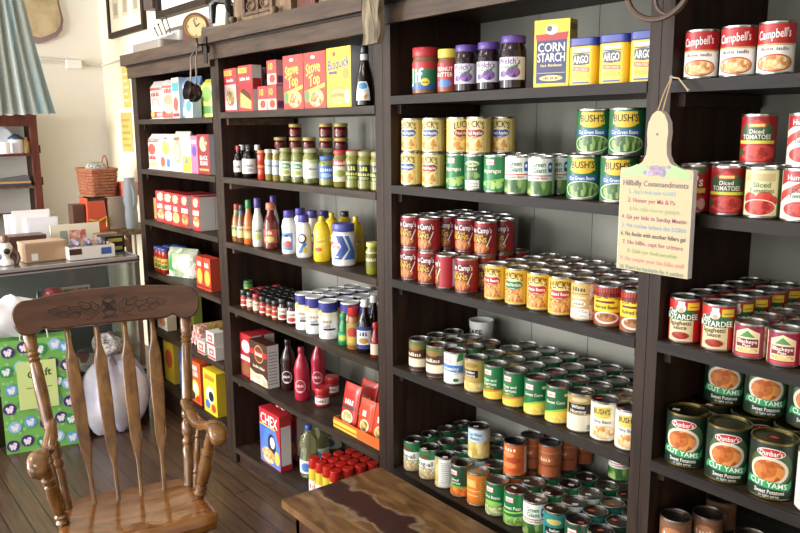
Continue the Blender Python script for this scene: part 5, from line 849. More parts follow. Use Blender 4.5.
# spaghetti packs, small boxes
ws = carton('pale cracker box', .16, .06, .09, '#dcd6c8', [('e', 0, 46, 50, 26, '#d8863c')], side='#c8b48a', name='cracker_box')
gr = carton('yellow green box', .14, .06, .2, '#a9b83a', [('e', 0, 110, 40, 40, '#d8d05a')], side='#8a9a34', name='pasta_box')
wr = carton('small white and red box', .1, .07, .075, '#d8cfc2', [('r', -48, 4, 48, 16, '#b8332c'), ('r', -30, 24, 30, 60, '#c23a34'), ('w', 'TEA', 0, 42, 18, '#f0e8dc', 50)], side='#ded6ca', name='tea_box')
row(0, z5, [D(sp=ws, px=163, tag='pale cracker box lying low at the outer end', off=.04), D(sp=gr, px=186, tag='yellow green pasta box standing at the back', off=.22), D(sp=wr, px=207, tag='small white and red tea box, lower one', off=.0), D(sp=wr, px=217.5, tag='small white and red tea box against the ladle post', off=.0)], .03)
o = [q for q in bpy.data.objects if q.get('label') == 'small white and red tea box against the ladle post'][0]
put(wr, (o.location.x-.01, o.location.y, o.location.z+.0755), 0, 'small white and red tea box stacked on the upper tier')
def spag(X, Y, z, label):
    e = link('spaghetti_pack', MB().tube([(0, 0, 0), (0, .005, 0), (0, .25, 0), (0, .27, 0)], [.012, .022, .022, .014], 'mixs:#b58a3c:#e0bd6c:90', 10).mesh('spaghetti_pack'), None, (X, Y, z+.022), 0, label, 'pasta', 'spaghetti packs lying on the fifth shelf')
    link('wrapper_end', MB().lathe([(0, -.001), (.021, 0), (.0226, .02), (.0226, .05)], 'mix:#c8566a:#ead0c0:90', 10, Matrix.Rotation(-PI/2, 4, 'X')).mesh('wrapper_end'), e)
sx = shelfX(188, z5, Y0+.02); z5s = z5+.001
for j in range(3):
    for i in range(4-j): spag(sx+.024*j+i*.0465, Y0+.045, z5s+j*.0395, 'spaghetti pack lying end outward, %s of the %s layer' % (('first', 'second', 'third', 'fourth')[i], ('bottom', 'middle', 'top')[j]))
cy = carton('yellow cereal box', .16, .06, .26, '#e2bd2c', [('e', 0, 150, 56, 60, '#c84a2c')], side='#c9a62c', name='cereal_box')
cb = carton('blue cereal box', .14, .06, .25, '#2f62b8', [('e', 0, 130, 50, 60, '#e8e2d4')], side='#4a76c0', name='cereal_box')
co_ = carton('orange cereal box', .17, .06, .25, '#e0591f', [('w', 'CORN', 0, 212, 30, '#f6efe0', 120), ('w', 'PUFFS', 0, 176, 30, '#f6efe0', 130), ('e', 4, 84, 56, 56, '#f2d84a'), ('e', 10, 90, 34, 34, '#f4f0e8'), ('e', -30, 40, 30, 26, '#3a2a24'), ('e', 40, 30, 26, 20, '#c8342c')], side='#c8452c', name='cereal_box')
cyl = carton('yellow crunch cereal box', .17, .06, .25, '#f0c81f', [('w', 'CRUNCH', 0, 210, 28, '#c8342c', 140), ('e', 0, 110, 54, 50, '#f4efe4'), ('e', 14, 104, 34, 30, '#2a2a30'), ('e', -36, 50, 30, 26, '#3f7ac4'), ('e', 40, 40, 28, 24, '#c8442c')], side='#d8b01f', name='cereal_box')
row(0, z6, [D(sp=cy, px=174, tag='plain yellow cereal box at the outer end of the bottom shelf', off=.05), D(sp=cb, px=189, tag='blue cereal box beside the orange one', off=.05), D(sp=co_, px=200, tag='orange cereal box on the bottom shelf', off=.02), D(sp=cyl, px=215.5, tag='yellow cereal box against the ladle post', off=.01)], .03)
# ------------------------------------------------------------------ worn table at the front of the shelves
TZ = .5
ta, tb, tc_ = onZ(285.5, 503, TZ), onZ(375.5, 464.5, TZ), onZ(497, 533, TZ)
tx0 = (ta.x+tb.x)/2; ty0, ty1 = ta.y, min(tb.y, Y0-.075); tx1 = tx0+1.15
e = empty('side_table', ((tx0+tx1)/2, (ty0+ty1)/2, 0), 'low worn wooden table with a dark scuffed band along its top', 'table')
hw, hd = (tx1-tx0)/2, (ty1-ty0)/2
MB().box(-hw, -hd, TZ-.028, hw, hd, TZ, 'scratched_top').obj('table_top', e)
a = .035
MB().box(-hw+a, -hd+a, TZ-.15, hw-a, -hd+a+.02, TZ-.028, 'table_plain').box(-hw+a, hd-a-.02, TZ-.15, hw-a, hd-a, TZ-.028, 'table_plain').box(-hw+a, -hd+a, TZ-.15, -hw+a+.02, hd-a, TZ-.028, 'table_plain').box(hw-a-.02, -hd+a, TZ-.15, hw-a, hd-a, TZ-.028, 'table_plain').obj('apron', e)
for sx in (-1, 1):
    for sy in (-1, 1):
        x, y = sx*(hw-a-.03), sy*(hd-a-.03)
        MB().box(x-.026, y-.026, TZ-.17, x+.026, y+.026, TZ-.028, 'table_plain').lathe([(0, 0), (.017, 0), (.02, .02), (.026, .2), (.024, TZ-.17)], 'table_plain', 16, Matrix.Translation((x, y, 0))).obj('leg', e)
# ------------------------------------------------------------------ rocking chair (local x to its side, y towards its back)
CH = empty('rocking_chair', (-2.705, .850, 0), 'golden brown wooden rocking chair with carved crest rail and arrow shaped slats', 'chair')
CH.rotation_euler = (0, 0, math.radians(78))
SZ = .43
def turned(p0, p1, prof, mat, seg=14):
    """round turned member from p0 to p1, prof [(t, r)...]"""
    p0, p1 = Vector(p0), Vector(p1); d = p1-p0; L = d.length
    T = Matrix.Translation(p0) @ d.to_track_quat('Z', 'Y').to_matrix().to_4x4()
    return MB().lathe([(0, 0)]+[(r, t*L) for t, r in prof]+[(0, L)], mat, seg, T)
# seat
def seat():
    mb = MB(); nu, nv = 28, 20; vs = []
    def out(a, b):   # a,b in -1..1, b=-1 front
        w = .262-.016*(b+1)-.02*max(0, b)**3
        x = a*w; y = b*.168
        if b < 0: y -= .018*(1-a*a)
        k = max(0, abs(a)-.8)/.2*max(0, abs(b)-.8)/.2
        return x*(1-.05*k), y*(1-.06*k)-.130
    def top(a, b):
        z = SZ+.004-.016*(1-abs(a)**2.2)*(1-abs(b+.05)**2.4)+.012*math.exp(-(a/.16)**2)*max(0, -b-.2)
        if b < -.8: z -= .022*((-b-.8)/.2)**2
        if b > .9: z += .010*((b-.9)/.1)
        if abs(a) > .9: z -= .012*((abs(a)-.9)/.1)**2
        return z
    grid = [[(*out(-1+2*i/nu, -1+2*j/nv), top(-1+2*i/nu, -1+2*j/nv)) for i in range(nu+1)] for j in range(nv+1)]
    vs = [p for r_ in grid for p in r_]
    mb.add(vs, [(j*(nu+1)+i, j*(nu+1)+i+1, (j+1)*(nu+1)+i+1, (j+1)*(nu+1)+i) for j in range(nv) for i in range(nu)], 'chair_seat_wood', True)
    rim = [grid[0][i] for i in range(nu+1)]+[grid[j][nu] for j in range(1, nv+1)]+[grid[nv][i] for i in range(nu-1, -1, -1)]+[grid[j][0] for j in range(nv-1, 0, -1)]
    n = len(rim); zb = SZ-.055
    rim2 = [(x*1.0, y, z-.02) for x, y, z in rim]; rim3 = [(x*.93, (y+.13)*.93-.13, zb) for x, y, z in rim]
    vs = rim+rim2+rim3
    mb.add(vs, [(k*n+i, (k+1)*n+i, (k+1)*n+(i+1) % n, k*n+(i+1) % n) for k in range(2) for i in range(n)]+[tuple(range(2*n, 3*n))], 'chair_seat_wood', True)
    return mb
seat().obj('seat', CH)
LEAN = .265; CZ = 1.085   # crest centre
def backpt(s, t, y0=.0):  # s across (m at seat), t 0..1 from seat to crest bottom
    return Vector((s*(1+.28*t), y0+LEAN*t-.02*math.sin(PI*t)+.018*(1-(s/.25)**2)*t, SZ-.005+(CZ-.075-SZ)*t))
postp = [(0, .016), (.02, .019), (.16, .019), (.20, .022), (.22, .016), (.235, .022), (.25, .022), (.265, .016), (.29, .024), (.34, .024), (.36, .017), (.375, .023), (.40, .023), (.42, .017), (.47, .021), (.62, .0225), (.76, .02), (.775, .016), (.79, .022), (.80, .016), (.815, .022), (.83, .016), (.845, .021), (.9, .023), (.97, .021), (1, .017)]
for s in (-1, 1): turned(backpt(s*.212, -.01), backpt(s*.222, 1.09), postp, 'chair_wood', 18).obj('back_post', CH)
for s in (-.115, -.038, .038, .115):
    mb = MB(); N = 26; L = []; 
    def wd(t):
        for (t0, w0), (t1, w1) in zip(wp, wp[1:]):
            if t <= t1: k = (t-t0)/(t1-t0); k = k*k*(3-2*k); return w0+(w1-w0)*k
        return wp[-1][1]
    wp = [(-.02, .0075), (.20, .0085), (.30, .018), (.36, .021), (.62, .0245), (.80, .0235), (.92, .011), (1.06, .009)]
    vs = []
    for i in range(N+1):
        t = -.02+1.08*i/N; c = backpt(s*1.05, t); w_ = wd(t); th = .0075 if .25 < t < .9 else .008
        d = Vector((0, .9, -.42)).normalized()
        for q in range(10):
            A = 2*PI*q/10; ca, sa = math.cos(A), math.sin(A)
            vs.append(c+Vector((1, 0, 0))*w_*(abs(ca)**.6*(1 if ca > 0 else -1))+d*th*(abs(sa)**.6*(1 if sa > 0 else -1)))
    mb.add(vs, [(i*10+q, i*10+(q+1) % 10, (i+1)*10+(q+1) % 10, (i+1)*10+q) for i in range(N) for q in range(10)]+[tuple(range(10))[::-1], tuple(N*10+q for q in range(10))], 'chair_wood', True)
    mb.obj('slat', CH)
# crest rail
def crest_pt(u, v, d):   # u across m, v up from crest centre, d behind the front face
    tl = math.radians(22)
    yb = LEAN*1.06-.028*(u/.33)**2*1.2+.014; 
    return Vector((u, yb-.012+v*math.sin(tl)+d*math.cos(tl), CZ+v*math.cos(tl)-d*math.sin(tl)))
def crest():
    mb = MB(); N = 60; W = .335; t = .024
    def top(a):
        b = abs(a)
        if b > .80: k = (b-.80)/.20; return .058*math.sqrt(max(0, 1-max(0, (k-.30)/.70)**2))+.0
        if b > .66: return .066-.008*math.cos((b-.66)/.14*PI/2)**0*((b-.66)/.14)
        return .066+.010*(1-(b/.66)**2)
    def bot(a):
        b = abs(a)
        if b > .80: k = (b-.80)/.20; return -.072*math.sqrt(max(0, 1-max(0, (k-.30)/.70)**2))
        if b > .70: k = (b-.70)/.10; return -.052-.020*(k*k*(3-2*k))
        if b > .62: k = (b-.62)/.08; return -.064+.012*math.sin(k*PI/2)
        return -.064
    xs_ = [-math.cos(PI*i/N) if False else (-1+2*i/N) for i in range(N+1)]
    xs_ = sorted(set(xs_+[s*q for s in (-1, 1) for q in (.985, .995, .975, .955, .94)]))
    n = len(xs_); M_ = 6; vs = []
    for d, ins in ((.004, 0), (0, .004), (t, .004), (t-.004, 0)):
        pass
    def lay(d, ins): return [[crest_pt(x*(W-ins), (bot(x)+ins)+(top(x)-bot(x)-2*ins if top(x)-bot(x) > 2*ins else 0)*j/M_, d) for j in range(M_+1)] for x in xs_]
    F_, B_ = lay(0, .004), lay(t, .004)
    for G_, rev in ((F_, False), (B_, True)):
        mb.add([p for c in G_ for p in c], [((i*(M_+1)+j, (i+1)*(M_+1)+j, (i+1)*(M_+1)+j+1, i*(M_+1)+j+1) if not rev else (i*(M_+1)+j, i*(M_+1)+j+1, (i+1)*(M_+1)+j+1, (i+1)*(M_+1)+j)) for i in range(n-1) for j in range(M_)], 'crest_wood', True)
    f2, b2 = lay(.004, 0), lay(t-.004, 0)
    def ring(G_): return [c[0] for c in G_]+[c[-1] for c in G_[::-1]]
    R_ = [ring(F_), ring(f2), ring(b2), ring(B_)]; m_ = len(R_[0])
    mb.add([p for r_ in R_ for p in r_], [(k*m_+i, (k+1)*m_+i, (k+1)*m_+(i+1) % m_, k*m_+(i+1) % m_) for k in range(3) for i in range(m_)], 'crest_wood', True)
    return mb
CR = crest().obj('crest_rail', CH)
mb = MB(); dk = '#1a0b05:.6'
def stroke(pts, r=.0014): mb.tube([crest_pt(u, v, -.0002) for u, v in pts], r, dk, 5)
pin = [(.026*math.cos(2*PI*k/20), -.002+.036*math.sin(2*PI*k/20)) for k in range(21)]; stroke(pin)
for k in range(-2, 3):
    stroke([(max(-.024, -.022+.011*k), -.024+.004*abs(k)), (min(.024, .022+.008*k), .026-.005*abs(k))]); stroke([(min(.024, .022+.011*k), -.024+.004*abs(k)), (max(-.024, -.022+.008*k), .026-.005*abs(k))])
for k in range(-2, 3): stroke([(k*.007, .034), (k*.014, .054-.004*abs(k)), (k*.011+.004, .036)]); stroke([(k*.009, -.037), (k*.014, -.05), (k*.009+.006, -.038)])
for sg in (-1, 1):
    for cx, cz, L_, ang in ((.052, .006, .045, 60), (.075, -.012, .05, 20), (.085, .012, .05, 35), (.12, .002, .05, 18), (.125, -.02, .045, -5), (.16, .008, .045, 15), (.165, -.012, .04, 8), (.195, .002, .035, 10)):
        A = math.radians(ang); u0, u1 = Vector((math.cos(A), math.sin(A))), Vector((-math.sin(A), math.cos(A)))
        q = []
        for i in range(17):
            s_ = i/16*2*PI; a_ = (math.cos(s_)*.5)*L_; b_ = math.sin(s_)*.011*(1+.35*math.cos(3*s_)); p = Vector((cx, cz))+u0*a_+u1*b_; q.append((sg*p.x, p.y))
        stroke(q); stroke([(sg*(cx-u0.x*L_*.45), cz-u0.y*L_*.45), (sg*(cx+u0.x*L_*.3), cz+u0.y*L_*.3)], .0008)
    stroke([(sg*u, -.03+.012*math.sin(u*60)) for u in [.03+.005*k for k in range(12)]])
mb.obj('carving', CR)
# arms
for s in (-1, 1):
    mb = MB()
    path = [(.236, .13, .70), (.242, .07, .680), (.254, .0, .660), (.268, -.06, .662), (.282, -.12, .684), (.290, -.165, .682), (.291, -.193, .664), (.289, -.202, .643)]
    hws = [.018, .022, .024, .026, .030, .034, .033, .024]; hts = [.018, .018, .015, .015, .018, .022, .024, .016]
    pts = [Vector((s*x, y, z+.012)) for x, y, z in path]; fine = []; n = len(pts)
    for i in range(n-1):
        p0, p1, p2, p3 = pts[max(0, i-1)], pts[i], pts[i+1], pts[min(n-1, i+2)]
        for k in range(4):
            t = k/4; q = .5*((2*p1)+(p2-p0)*t+(2*p0-5*p1+4*p2-p3)*t*t+(3*p1-p0-3*p2+p3)*t**3); fine.append((q, hws[i]+(hws[i+1]-hws[i])*t, hts[i]+(hts[i+1]-hts[i])*t))
    fine.append((pts[-1], hws[-1], hts[-1])); vs = []; m_ = len(fine); K = 14
    for i, (c, w_, h_) in enumerate(fine):
        t = (fine[min(i+1, m_-1)][0]-fine[max(0, i-1)][0]).normalized(); sx_ = Vector((1, 0, 0)); sx_ = (sx_-t*sx_.dot(t)).normalized(); u_ = t.cross(sx_)
        for q in range(K):
            A = 2*PI*q/K; ca, sa = math.cos(A), math.sin(A); vs.append(c+sx_*w_*(abs(ca)**.75*(1 if ca > 0 else -1))+u_*h_*(abs(sa)**.75*(1 if sa > 0 else -1)))
    mb.add(vs, [(i*K+q, i*K+(q+1) % K, (i+1)*K+(q+1) % K, (i+1)*K+q) for i in range(m_-1) for q in range(K)], 'chair_wood', True)
    for i0, c, sg in ((0, fine[0][0], 1), ((m_-1)*K, fine[-1][0]-Vector((0, .004, .012)), -1)):
        b = len(mb.v); mb.v.append(tuple(c)); mi_ = mb.mat('chair_wood')
        off_ = b-len(vs)
        for q in range(K):
            f = (b, off_+i0+q, off_+i0+(q+1) % K); mb.f.append(f if sg < 0 else f[::-1]); mb.mi.append(mi_); mb.sm.append(True)
    mb.obj('armrest', CH)
    ap = [(0, .013), (.03, .017), (.08, .024), (.12, .016), (.14, .022), (.17, .022), (.19, .015), (.23, .021), (.45, .026), (.62, .022), (.64, .015), (.67, .024), (.72, .024), (.74, .016), (.80, .020), (.9, .018), (1, .015)]
    turned((s*.228, -.105, SZ-.01), (s*.278, -.142, .684), ap, 'chair_wood', 16).obj('arm_support', CH)
    sp_ = [(0, .009), (.2, .012), (.25, .009), (.28, .013), (.32, .009), (.5, .013), (.75, .011), (.79, .008), (.82, .012), (.86, .008), (1, .009)]
    turned((s*.228, -.035, SZ-.01), (s*.258, -.005, .664), sp_, 'chair_wood', 12).obj('arm_spindle', CH)
    # legs, rocker
    lp = [(0, .014), (.1, .017), (.2, .022), (.24, .015), (.28, .022), (.33, .022), (.37, .015), (.5, .023), (.7, .021), (.74, .015), (.78, .021), (.9, .018), (1, .016)]
    turned((s*.235, -.29, .07), (s*.20, -.235, SZ-.03), lp, 'chair_wood').obj('leg', CH)
    turned((s*.225, .08, .07), (s*.19, .0, SZ-.03), lp, 'chair_wood').obj('leg', CH)
    R_ = 1.15; pts = [(s*(.235-.012*(y+.2)/.44), y-.1, .03+R_-math.sqrt(R_*R_-y*y)) for y in [-.42+.84*k/24 for k in range(25)]]
    rm = MB(); vs = []
    for x, y, z in pts: vs += [(x-.013, y, z-.024), (x+.013, y, z-.024), (x+.013, y, z+.024), (x-.013, y, z+.024)]
    vs = [(x, y, z-.006) for x, y, z in vs]
    rm.add(vs, [(i*4+q, (i+1)*4+q, (i+1)*4+(q+1) % 4, i*4+(q+1) % 4) for i in range(24) for q in range(4)]+[(0, 1, 2, 3), (99, 98, 97, 96)], 'chair_wood'); rm.obj('rocker', CH)
stp = [(0, .008), (.3, .013), (.45, .013), (.5, .019), (.55, .013), (.7, .013), (1, .008)]
turned((-.222, -.27, .20), (.222, -.27, .20), stp, 'chair_wood').obj('stretcher', CH)
turned((-.212, .052, .20), (.212, .052, .20), stp, 'chair_wood').obj('stretcher', CH)
# ------------------------------------------------------------------ glass counter
CZT = 1.0
g0, g1 = onZ(0, 270, CZT), onZ(137, 256.5, CZT)
CX = (g0.x+g1.x)/2; CY1 = min(onX(139, 257, CX).y, Y0-.03); CY0 = -.6; CD = .62
e = empty('glass_counter', (CX-CD/2, (CY0+CY1)/2, 0), 'old glass topped display counter with metal edging standing beside the bookcases', 'display counter')
hw, hd = CD/2, (CY1-CY0)/2
MB().box(-hw, -hd, 0, hw, hd, .30, 'dark_wood_side').box(-hw, -hd, .30, -hw+.02, hd, CZT-.03, '#6d6f6a:.6').obj('base', e)
MB().box(-hw+.02, -hd+.012, .62, hw-.03, hd-.012, .628, 'worn_board').obj('shelf', e)
MB().box(-hw, -hd, CZT-.012, hw-.012, hd-.012, CZT, 'counter_glass').obj('glass_top', e)
MB().box(hw-.010, -hd+.012, .30, hw-.004, hd-.024, CZT-.035, 'counter_glass').obj('glass_front', e)
MB().box(-hw+.02, hd-.010, .30, hw-.02, hd-.004, CZT-.035, 'counter_glass').obj('glass_end', e)
fr = MB(); st = '#b9b5b6:.3:.45'
fr.box(hw-.012, -hd, CZT-.035, hw+.006, hd, CZT+.002, st).box(hw-.008, -hd, CZT-.026, hw+.009, hd, CZT-.016, '#6a6468:.3:1').box(-hw, hd-.012, CZT-.035, hw+.006, hd, CZT+.002, st).box(hw-.024, hd-.024, .3, hw, hd, CZT-.035, '#8a7868:.3:.6').box(hw-.014, -hd, .295, hw+.004, hd, .315, st)
fr.obj('metal_edging', e)
ctr = e.location
def incase(name, mb, px, py, z, label, cat, x=None):
    p = onX(px, py, CX-(.18 if x is None else x)); return mb.obj(name, None, (p.x, min(max(p.y, CY0+.1), CY1-.12), z), 0, label=label, cat=cat)
SHZ = .6285
o = incase('cloth_rose', MB().lathe([(0, .10), (.02, .10), (.05, .13), (.06, .16), (.045, .20), (.02, .21), (0, .2)], '#c22a3c', 16), 53, 290, SHZ+.0, 'red cloth rose in a pale vase inside the glass counter', 'flower')
MB().lathe([(0, 0), (.04, 0), (.045, .05), (.03, .11), (.0, .105)], '#a9a884:.3', 16).obj('vase', o)
incase('picture_card', MB().box(-.01, -.09, 0, .01, .09, .2, '#cfc5b4').box(.0102, -.08, .01, .0108, .08, .19, 'mix:#7a5a3a:#d8c8a0:30:#9a3a30'), 74, 290, SHZ, 'patterned card standing inside the glass counter', 'card')
incase('green_tin', MB().rbox(.12, .16, 0, .15, '#3f7a5a:.3', .02), 18, 300, SHZ, 'green tin inside the glass counter', 'tin')
incase('dark_bottle', MB().lathe([(0, 0), (.035, 0), (.036, .1), (.014, .15), (.014, .2), (0, .2)], '#23282c:.15', 16), 39, 300, SHZ, 'dark glass bottle inside the glass counter', 'bottle')
incase('cloth_bundle', MB().lathe([(0, 0), (.1, .01), (.12, .06), (.08, .12), (0, .14)], 'mix:#8a4a3a:#d8c8b0:20:#a9a08a', 16), 90, 330, .3005, 'patterned cloth bundle low inside the glass counter', 'cloth')
incase('white_box', MB().box(-.08, -.12, 0, .08, .12, .12, '#d9d4cc'), 104, 300, SHZ, 'plain grey white box inside the counter end', 'box')
# things on the counter
def onC(px, py): return onZ(px, py, CZT+.002)
def counter_obj(name, px, py, label, cat, rz=0, group=None):
    p = onC(px, py); return empty(name, (p.x, p.y, CZT+.0025), label, cat, rz, group)
RZ = math.radians(90)
e = counter_obj('cardboard_box', 47.5, 261, 'closed brown cardboard box with small white label on the glass counter', 'box'); e.rotation_euler.z = RZ+.08
MB().box(-.115, 0, 0, .115, .14, .105, '#b58f6e').obj('body', e)
MB().box(-.117, -.002, .098, .117, .142, .112, '#bd9977').obj('lid', e); MB().box(-.085, -.0012, .01, -.05, -.0004, .05, '#e9e6e0').obj('label_sticker', e)
e = counter_obj('open_box', 93, 258.5, 'open white box of dried lavender bunches on the glass counter', 'box'); e.rotation_euler.z = RZ-.02
mb = MB()
for q in ((-.13, 0, 0, .13, .003, .075), (-.13, .157, 0, .13, .16, .075), (-.13, .003, 0, -.127, .157, .075), (.127, .003, 0, .13, .157, .075), (-.127, .003, 0, .127, .157, .003)): mb.box(*q, '#e6e1d4')
mb.box(.05, -.0012, .02, .11, -.0004, .06, '#3a62b0').box(-.13, -.0012, .03, -.06, -.0004, .065, '#4a2a20'); mb.obj('body', e)
ml = e.matrix_basis.copy()
rnd = random.Random(5)
for k in range(9):
    b = MB(); a = Vector((-.085+.085*(k % 3), .03+.05*((k//3) % 3), .022+.002*(k % 2))) if k < 6 else Vector((-.07+.07*(k-6), .08, .092))
    if k < 6: a = Vector((-.08+.08*(k % 3), .045+.07*(k//3), .054))
    d = Vector((rnd.uniform(-.15, .15), 1, 0 if k < 6 else .12)).normalized()*.030
    if k >= 6: d = d*1.9
    b.tube([a-d, a-d*.4, a+d*.4, a+d], [.010, .022, .022, .012] if k < 6 else [.008, .016, .018, .01], 'lavender_bunch', 7)
    o = b.obj('lavender_bunch', label='dried grey purple lavender bunch heaped in the open white box', cat='lavender', group='lavender bunches in the open white box'); o.location = e.location; o.rotation_euler = e.rotation_euler
e = counter_obj('wooden_block', 33, 259, 'dark brown wooden box half behind the cardboard box on the counter', 'box'); e.rotation_euler.z = RZ
MB().box(-.09, .16, 0, .12, .30, .115, '#4a2d22:.4').obj('body', e); MB().box(-.092, .158, .095, .122, .302, .12, '#573628:.4').obj('lid', e)
for k, (px, h_, w_, c, lab) in enumerate(((14, .23, .2, '#eceaf0', 'tallest white envelope leaning on the glass counter'), (26, .25, .22, '#f1efee', 'white folder leaning behind the dark wooden box'), (38, .20, .19, '#eae8f0', 'white envelope leaning closest to the cream picture card'))):
    p = onC(px, 258); o = MB().box(-w_/2, 0, 0, w_/2, .012, h_, c).box(-w_/2+.01, -.002, .02, w_/2-.01, 0, h_-.03, c).obj('envelope', None, (p.x-.30-.03*k, p.y+.13, CZT+.004), 0, label=lab, cat='envelope', group='white envelopes on the counter'); o.rotation_euler = (-.12, 0, RZ)
p = onX(77, 226, CX-.5); o = MB().box(-.15, 0, 0, .15, .015, .16, '#e9e0c4').obj('framed_card', None, (p.x-.03, p.y, CZT+.003), 0, label='cream card with a small red picture propped upright at the counter back', cat='picture'); o.rotation_euler = (-.1, 0, RZ)
MB().box(-.095, -.002, .03, -.05, -.0005, .12, '#9aa59a').box(-.04, -.002, .03, .06, -.0005, .12, 'mix:#c8605a:#e8c8b8:40').obj('print', o)
e = counter_obj('card_tray', 119, 250, 'brown cardboard tray of upright cards on the counter end', 'tray'); e.rotation_euler.z = RZ
MB().box(-.10, .10, 0, .10, .24, .05, '#b07a48').obj('tray', e)
mb = MB()
for k in range(8): mb.box(-.09, .115+.014*k, .05, .02+.01*(k % 3), .121+.014*k, .085+.006*(k % 3), ('#e6ddcc', '#c8553c', '#d8c890', '#6f9aa0')[k % 4])
mb.obj('cards', e)
for k in range(2): 
    p = onC(131, 252); o = MB().box(-.07, -.06, 0, .07, .06, .05, '#1f1d1b').box(.0702, -.045, .014, .0708, .045, .036, '#c9b84a').obj('black_case', None, (p.x-.12, min(p.y-.01, CY1-.07), CZT+.003+.0505*k), .05*k, label='black case with yellow label, %s of two at the counter end' % ('lower', 'upper')[k], cat='case', group='black cases on the counter')
# small figurine pair at the counter edge
p = onC(9, 266)
e = empty('figurine', (p.x-.06, p.y, CZT+.0025), 'small white and brown bird nest ornament figurine at the counter edge', 'ornament')
MB().lathe([(0, 0), (.04, 0), (.036, .02), (.02, .035), (.018, .05), (.034, .07), (.04, .095), (.03, .12), (.0, .128)], '#e9e2d8:.3', 18).obj('body', e)
MB().lathe([(0, 0), (.02, .003), (.024, .022), (.016, .04), (0, .045)], '#7a5238:.4', 14, Matrix.Translation((0, 0, .126))).obj('head', e)
for s in (-1, 1): MB().tube([(0, s*.034, .09), (.01, s*.06, .06), (.015, s*.065, .03), (.02, s*.05, .0)], [.008, .010, .010, .008], '#5a3a2a:.4', 8).obj('side_loop', e)
mb = MB().lathe([(0, -.0), (.018, .002), (.012, .008), (0, .010)], '#2a2422', 12, Matrix.Translation((.036, 0, .08)) @ Matrix.Rotation(PI/2, 4, 'Y')); mb.obj('dark_spot', e)
p = onC(4, 262); o = MB().box(-.06, 0, 0, .06, .01, .13, '#9fb8c8').obj('blue_card', None, (p.x-.2, p.y-.02, CZT+.003), 0, label='pale blue card propped behind the figurine', cat='card'); o.rotation_euler = (-.15, 0, RZ)
# ------------------------------------------------------------------ behind the counter: stand, basket, tins
SX = -6.0
sb = onX(104, 231, SX+.25)
SZT = sb.z; sy0 = onX(66, 220, SX+.25).y; sy1 = YB-.02
e = empty('low_stand', (SX, (sy0+sy1)/2, 0), 'plain brown stand behind the counter carrying the basket and orange tin', 'stand')
MB().box(-.3, -(sy1-sy0)/2, SZT-.04, .3, (sy1-sy0)/2, SZT, 'worn_board').obj('top', e)
for sx in (-1, 1):
    for sy in (-1, 1): MB().box(sx*.27-.02, sy*((sy1-sy0)/2-.04)-.02, 0, sx*.27+.02, sy*((sy1-sy0)/2-.04)+.02, SZT-.04, 'worn_board').obj('leg', e)
def stand(name, px, mb, label, cat, x=.1, rz=0, z=None, py=226):
    p = onX(px, py, SX+x); return mb.obj(name, None, (p.x, p.y, (SZT if z is None else z)+.0005), rz, label=label, cat=cat)
def hgt(px, py, x): return onX(px, py, SX+x).z
h_ = hgt(95, 197, .1)-SZT
def slope_box(w, d, h, mat, tilt=0): return MB().prism([(-w/2, 0), (w/2, 0), (w/2-tilt, h), (-w/2+tilt*.2, h)], lambda a, b, q: (-d/2+q, a, b), d, mat)
wpx = onX(105, 210, SX+.1).y-onX(85, 210, SX+.1).y
o = stand('orange_tin', 94.5, slope_box(wpx, .2, h_, '#c2482a:.45', .02), 'orange red bag with tan handles standing under the basket', 'bag')
MB().tube([(.104, -.06, h_*.35), (.108, 0, h_*.28), (.104, wpx*.40, h_*.4), (.104, wpx*.42, h_*.1)], .008, '#c9973c', 6).obj('handle', o); slope_box(wpx*.9, .202, .02, '#2a2420').obj('dark_band', o).location.z = h_-.02
wpx = onX(126, 210, SX+.12).y-onX(104, 210, SX+.12).y
stand('grey_brown_box', 114.8, MB().rbox(.2, wpx*.92, 0, h_, '#8f7a6a:.7', .02), 'tall grey brown fabric box between the orange bag and the jug', 'box', x=.1)
stand('dark_box', 77.5, MB().box(-.06, -.04, 0, .06, .04, hgt(79, 204, .1)-SZT, '#5a3a30'), 'small dark brown box on the stand beside the orange bag', 'box')
# wicker basket on top
bz = SZT+h_; y0b, y1b = onX(87, 180, SX+.12).y, onX(117, 180, SX+.12).y; bh = hgt(95, 170, .1)-bz; yc = (y0b+y1b)/2; wb = y1b-y0b
e = empty('wicker_basket', (SX+.0, yc, bz+.001), 'rust brown wicker basket standing on the orange bag and fabric box', 'basket')
mb = MB(); ring = lambda z, s: [(s*.16*cx_, s*wb/2*cy_, z) for cx_, cy_ in [(max(-1, min(1, 1.25*math.cos(2*PI*k/40))), max(-1, min(1, 1.25*math.sin(2*PI*k/40)))) for k in range(40)]]
for k in range(9): mb.tube(ring(bh*(k+.5)/9, .88+.12*k/8), bh/17, 'wicker_rust', 6, True)
mb.obj('weave', e); MB().tube(ring(bh, 1.02), .012, 'wicker_rust', 8, True).obj('rim', e)
MB().box(-.13, -wb*.42, 0, .13, wb*.42, .006, 'wicker_rust').obj('bottom', e)
hn = MB(); hn.tube([(0, wb*.1*math.cos(a)+wb*.3, bh+.10*math.sin(a)) for a in [PI*k/12 for k in range(13)]], .006, 'wicker_rust', 6); hn.obj('handle', e)
o = MB().lathe([(0, 0), (.05, .01), (.075, .05), (.06, .085), (.03, .1), (0, .095)], 'fur_grey', 18, sy=1.1).obj('grey_cloth', None, (SX+.0, yc, bz+bh-.045), 0, label='crumpled grey cloth filling the wicker basket', cat='cloth')
for k, (c, lab) in enumerate((('#c2452f', 'red book lying lower in the pair beside the basket'), ('#cf6a4a', 'orange book lying on the red one beside the basket'))):
    p = onX(124, 190, SX+.12); MB().box(-.10, -.07, 0, .10, .07, .05, c).box(-.101, -.065, .008, .101, -.03, .042, '#e6dcc8').obj('book', None, (SX+.1, min(y1b+.085, YB-.08), bz+.001+.051*k), .04*k, label=lab, cat='book')
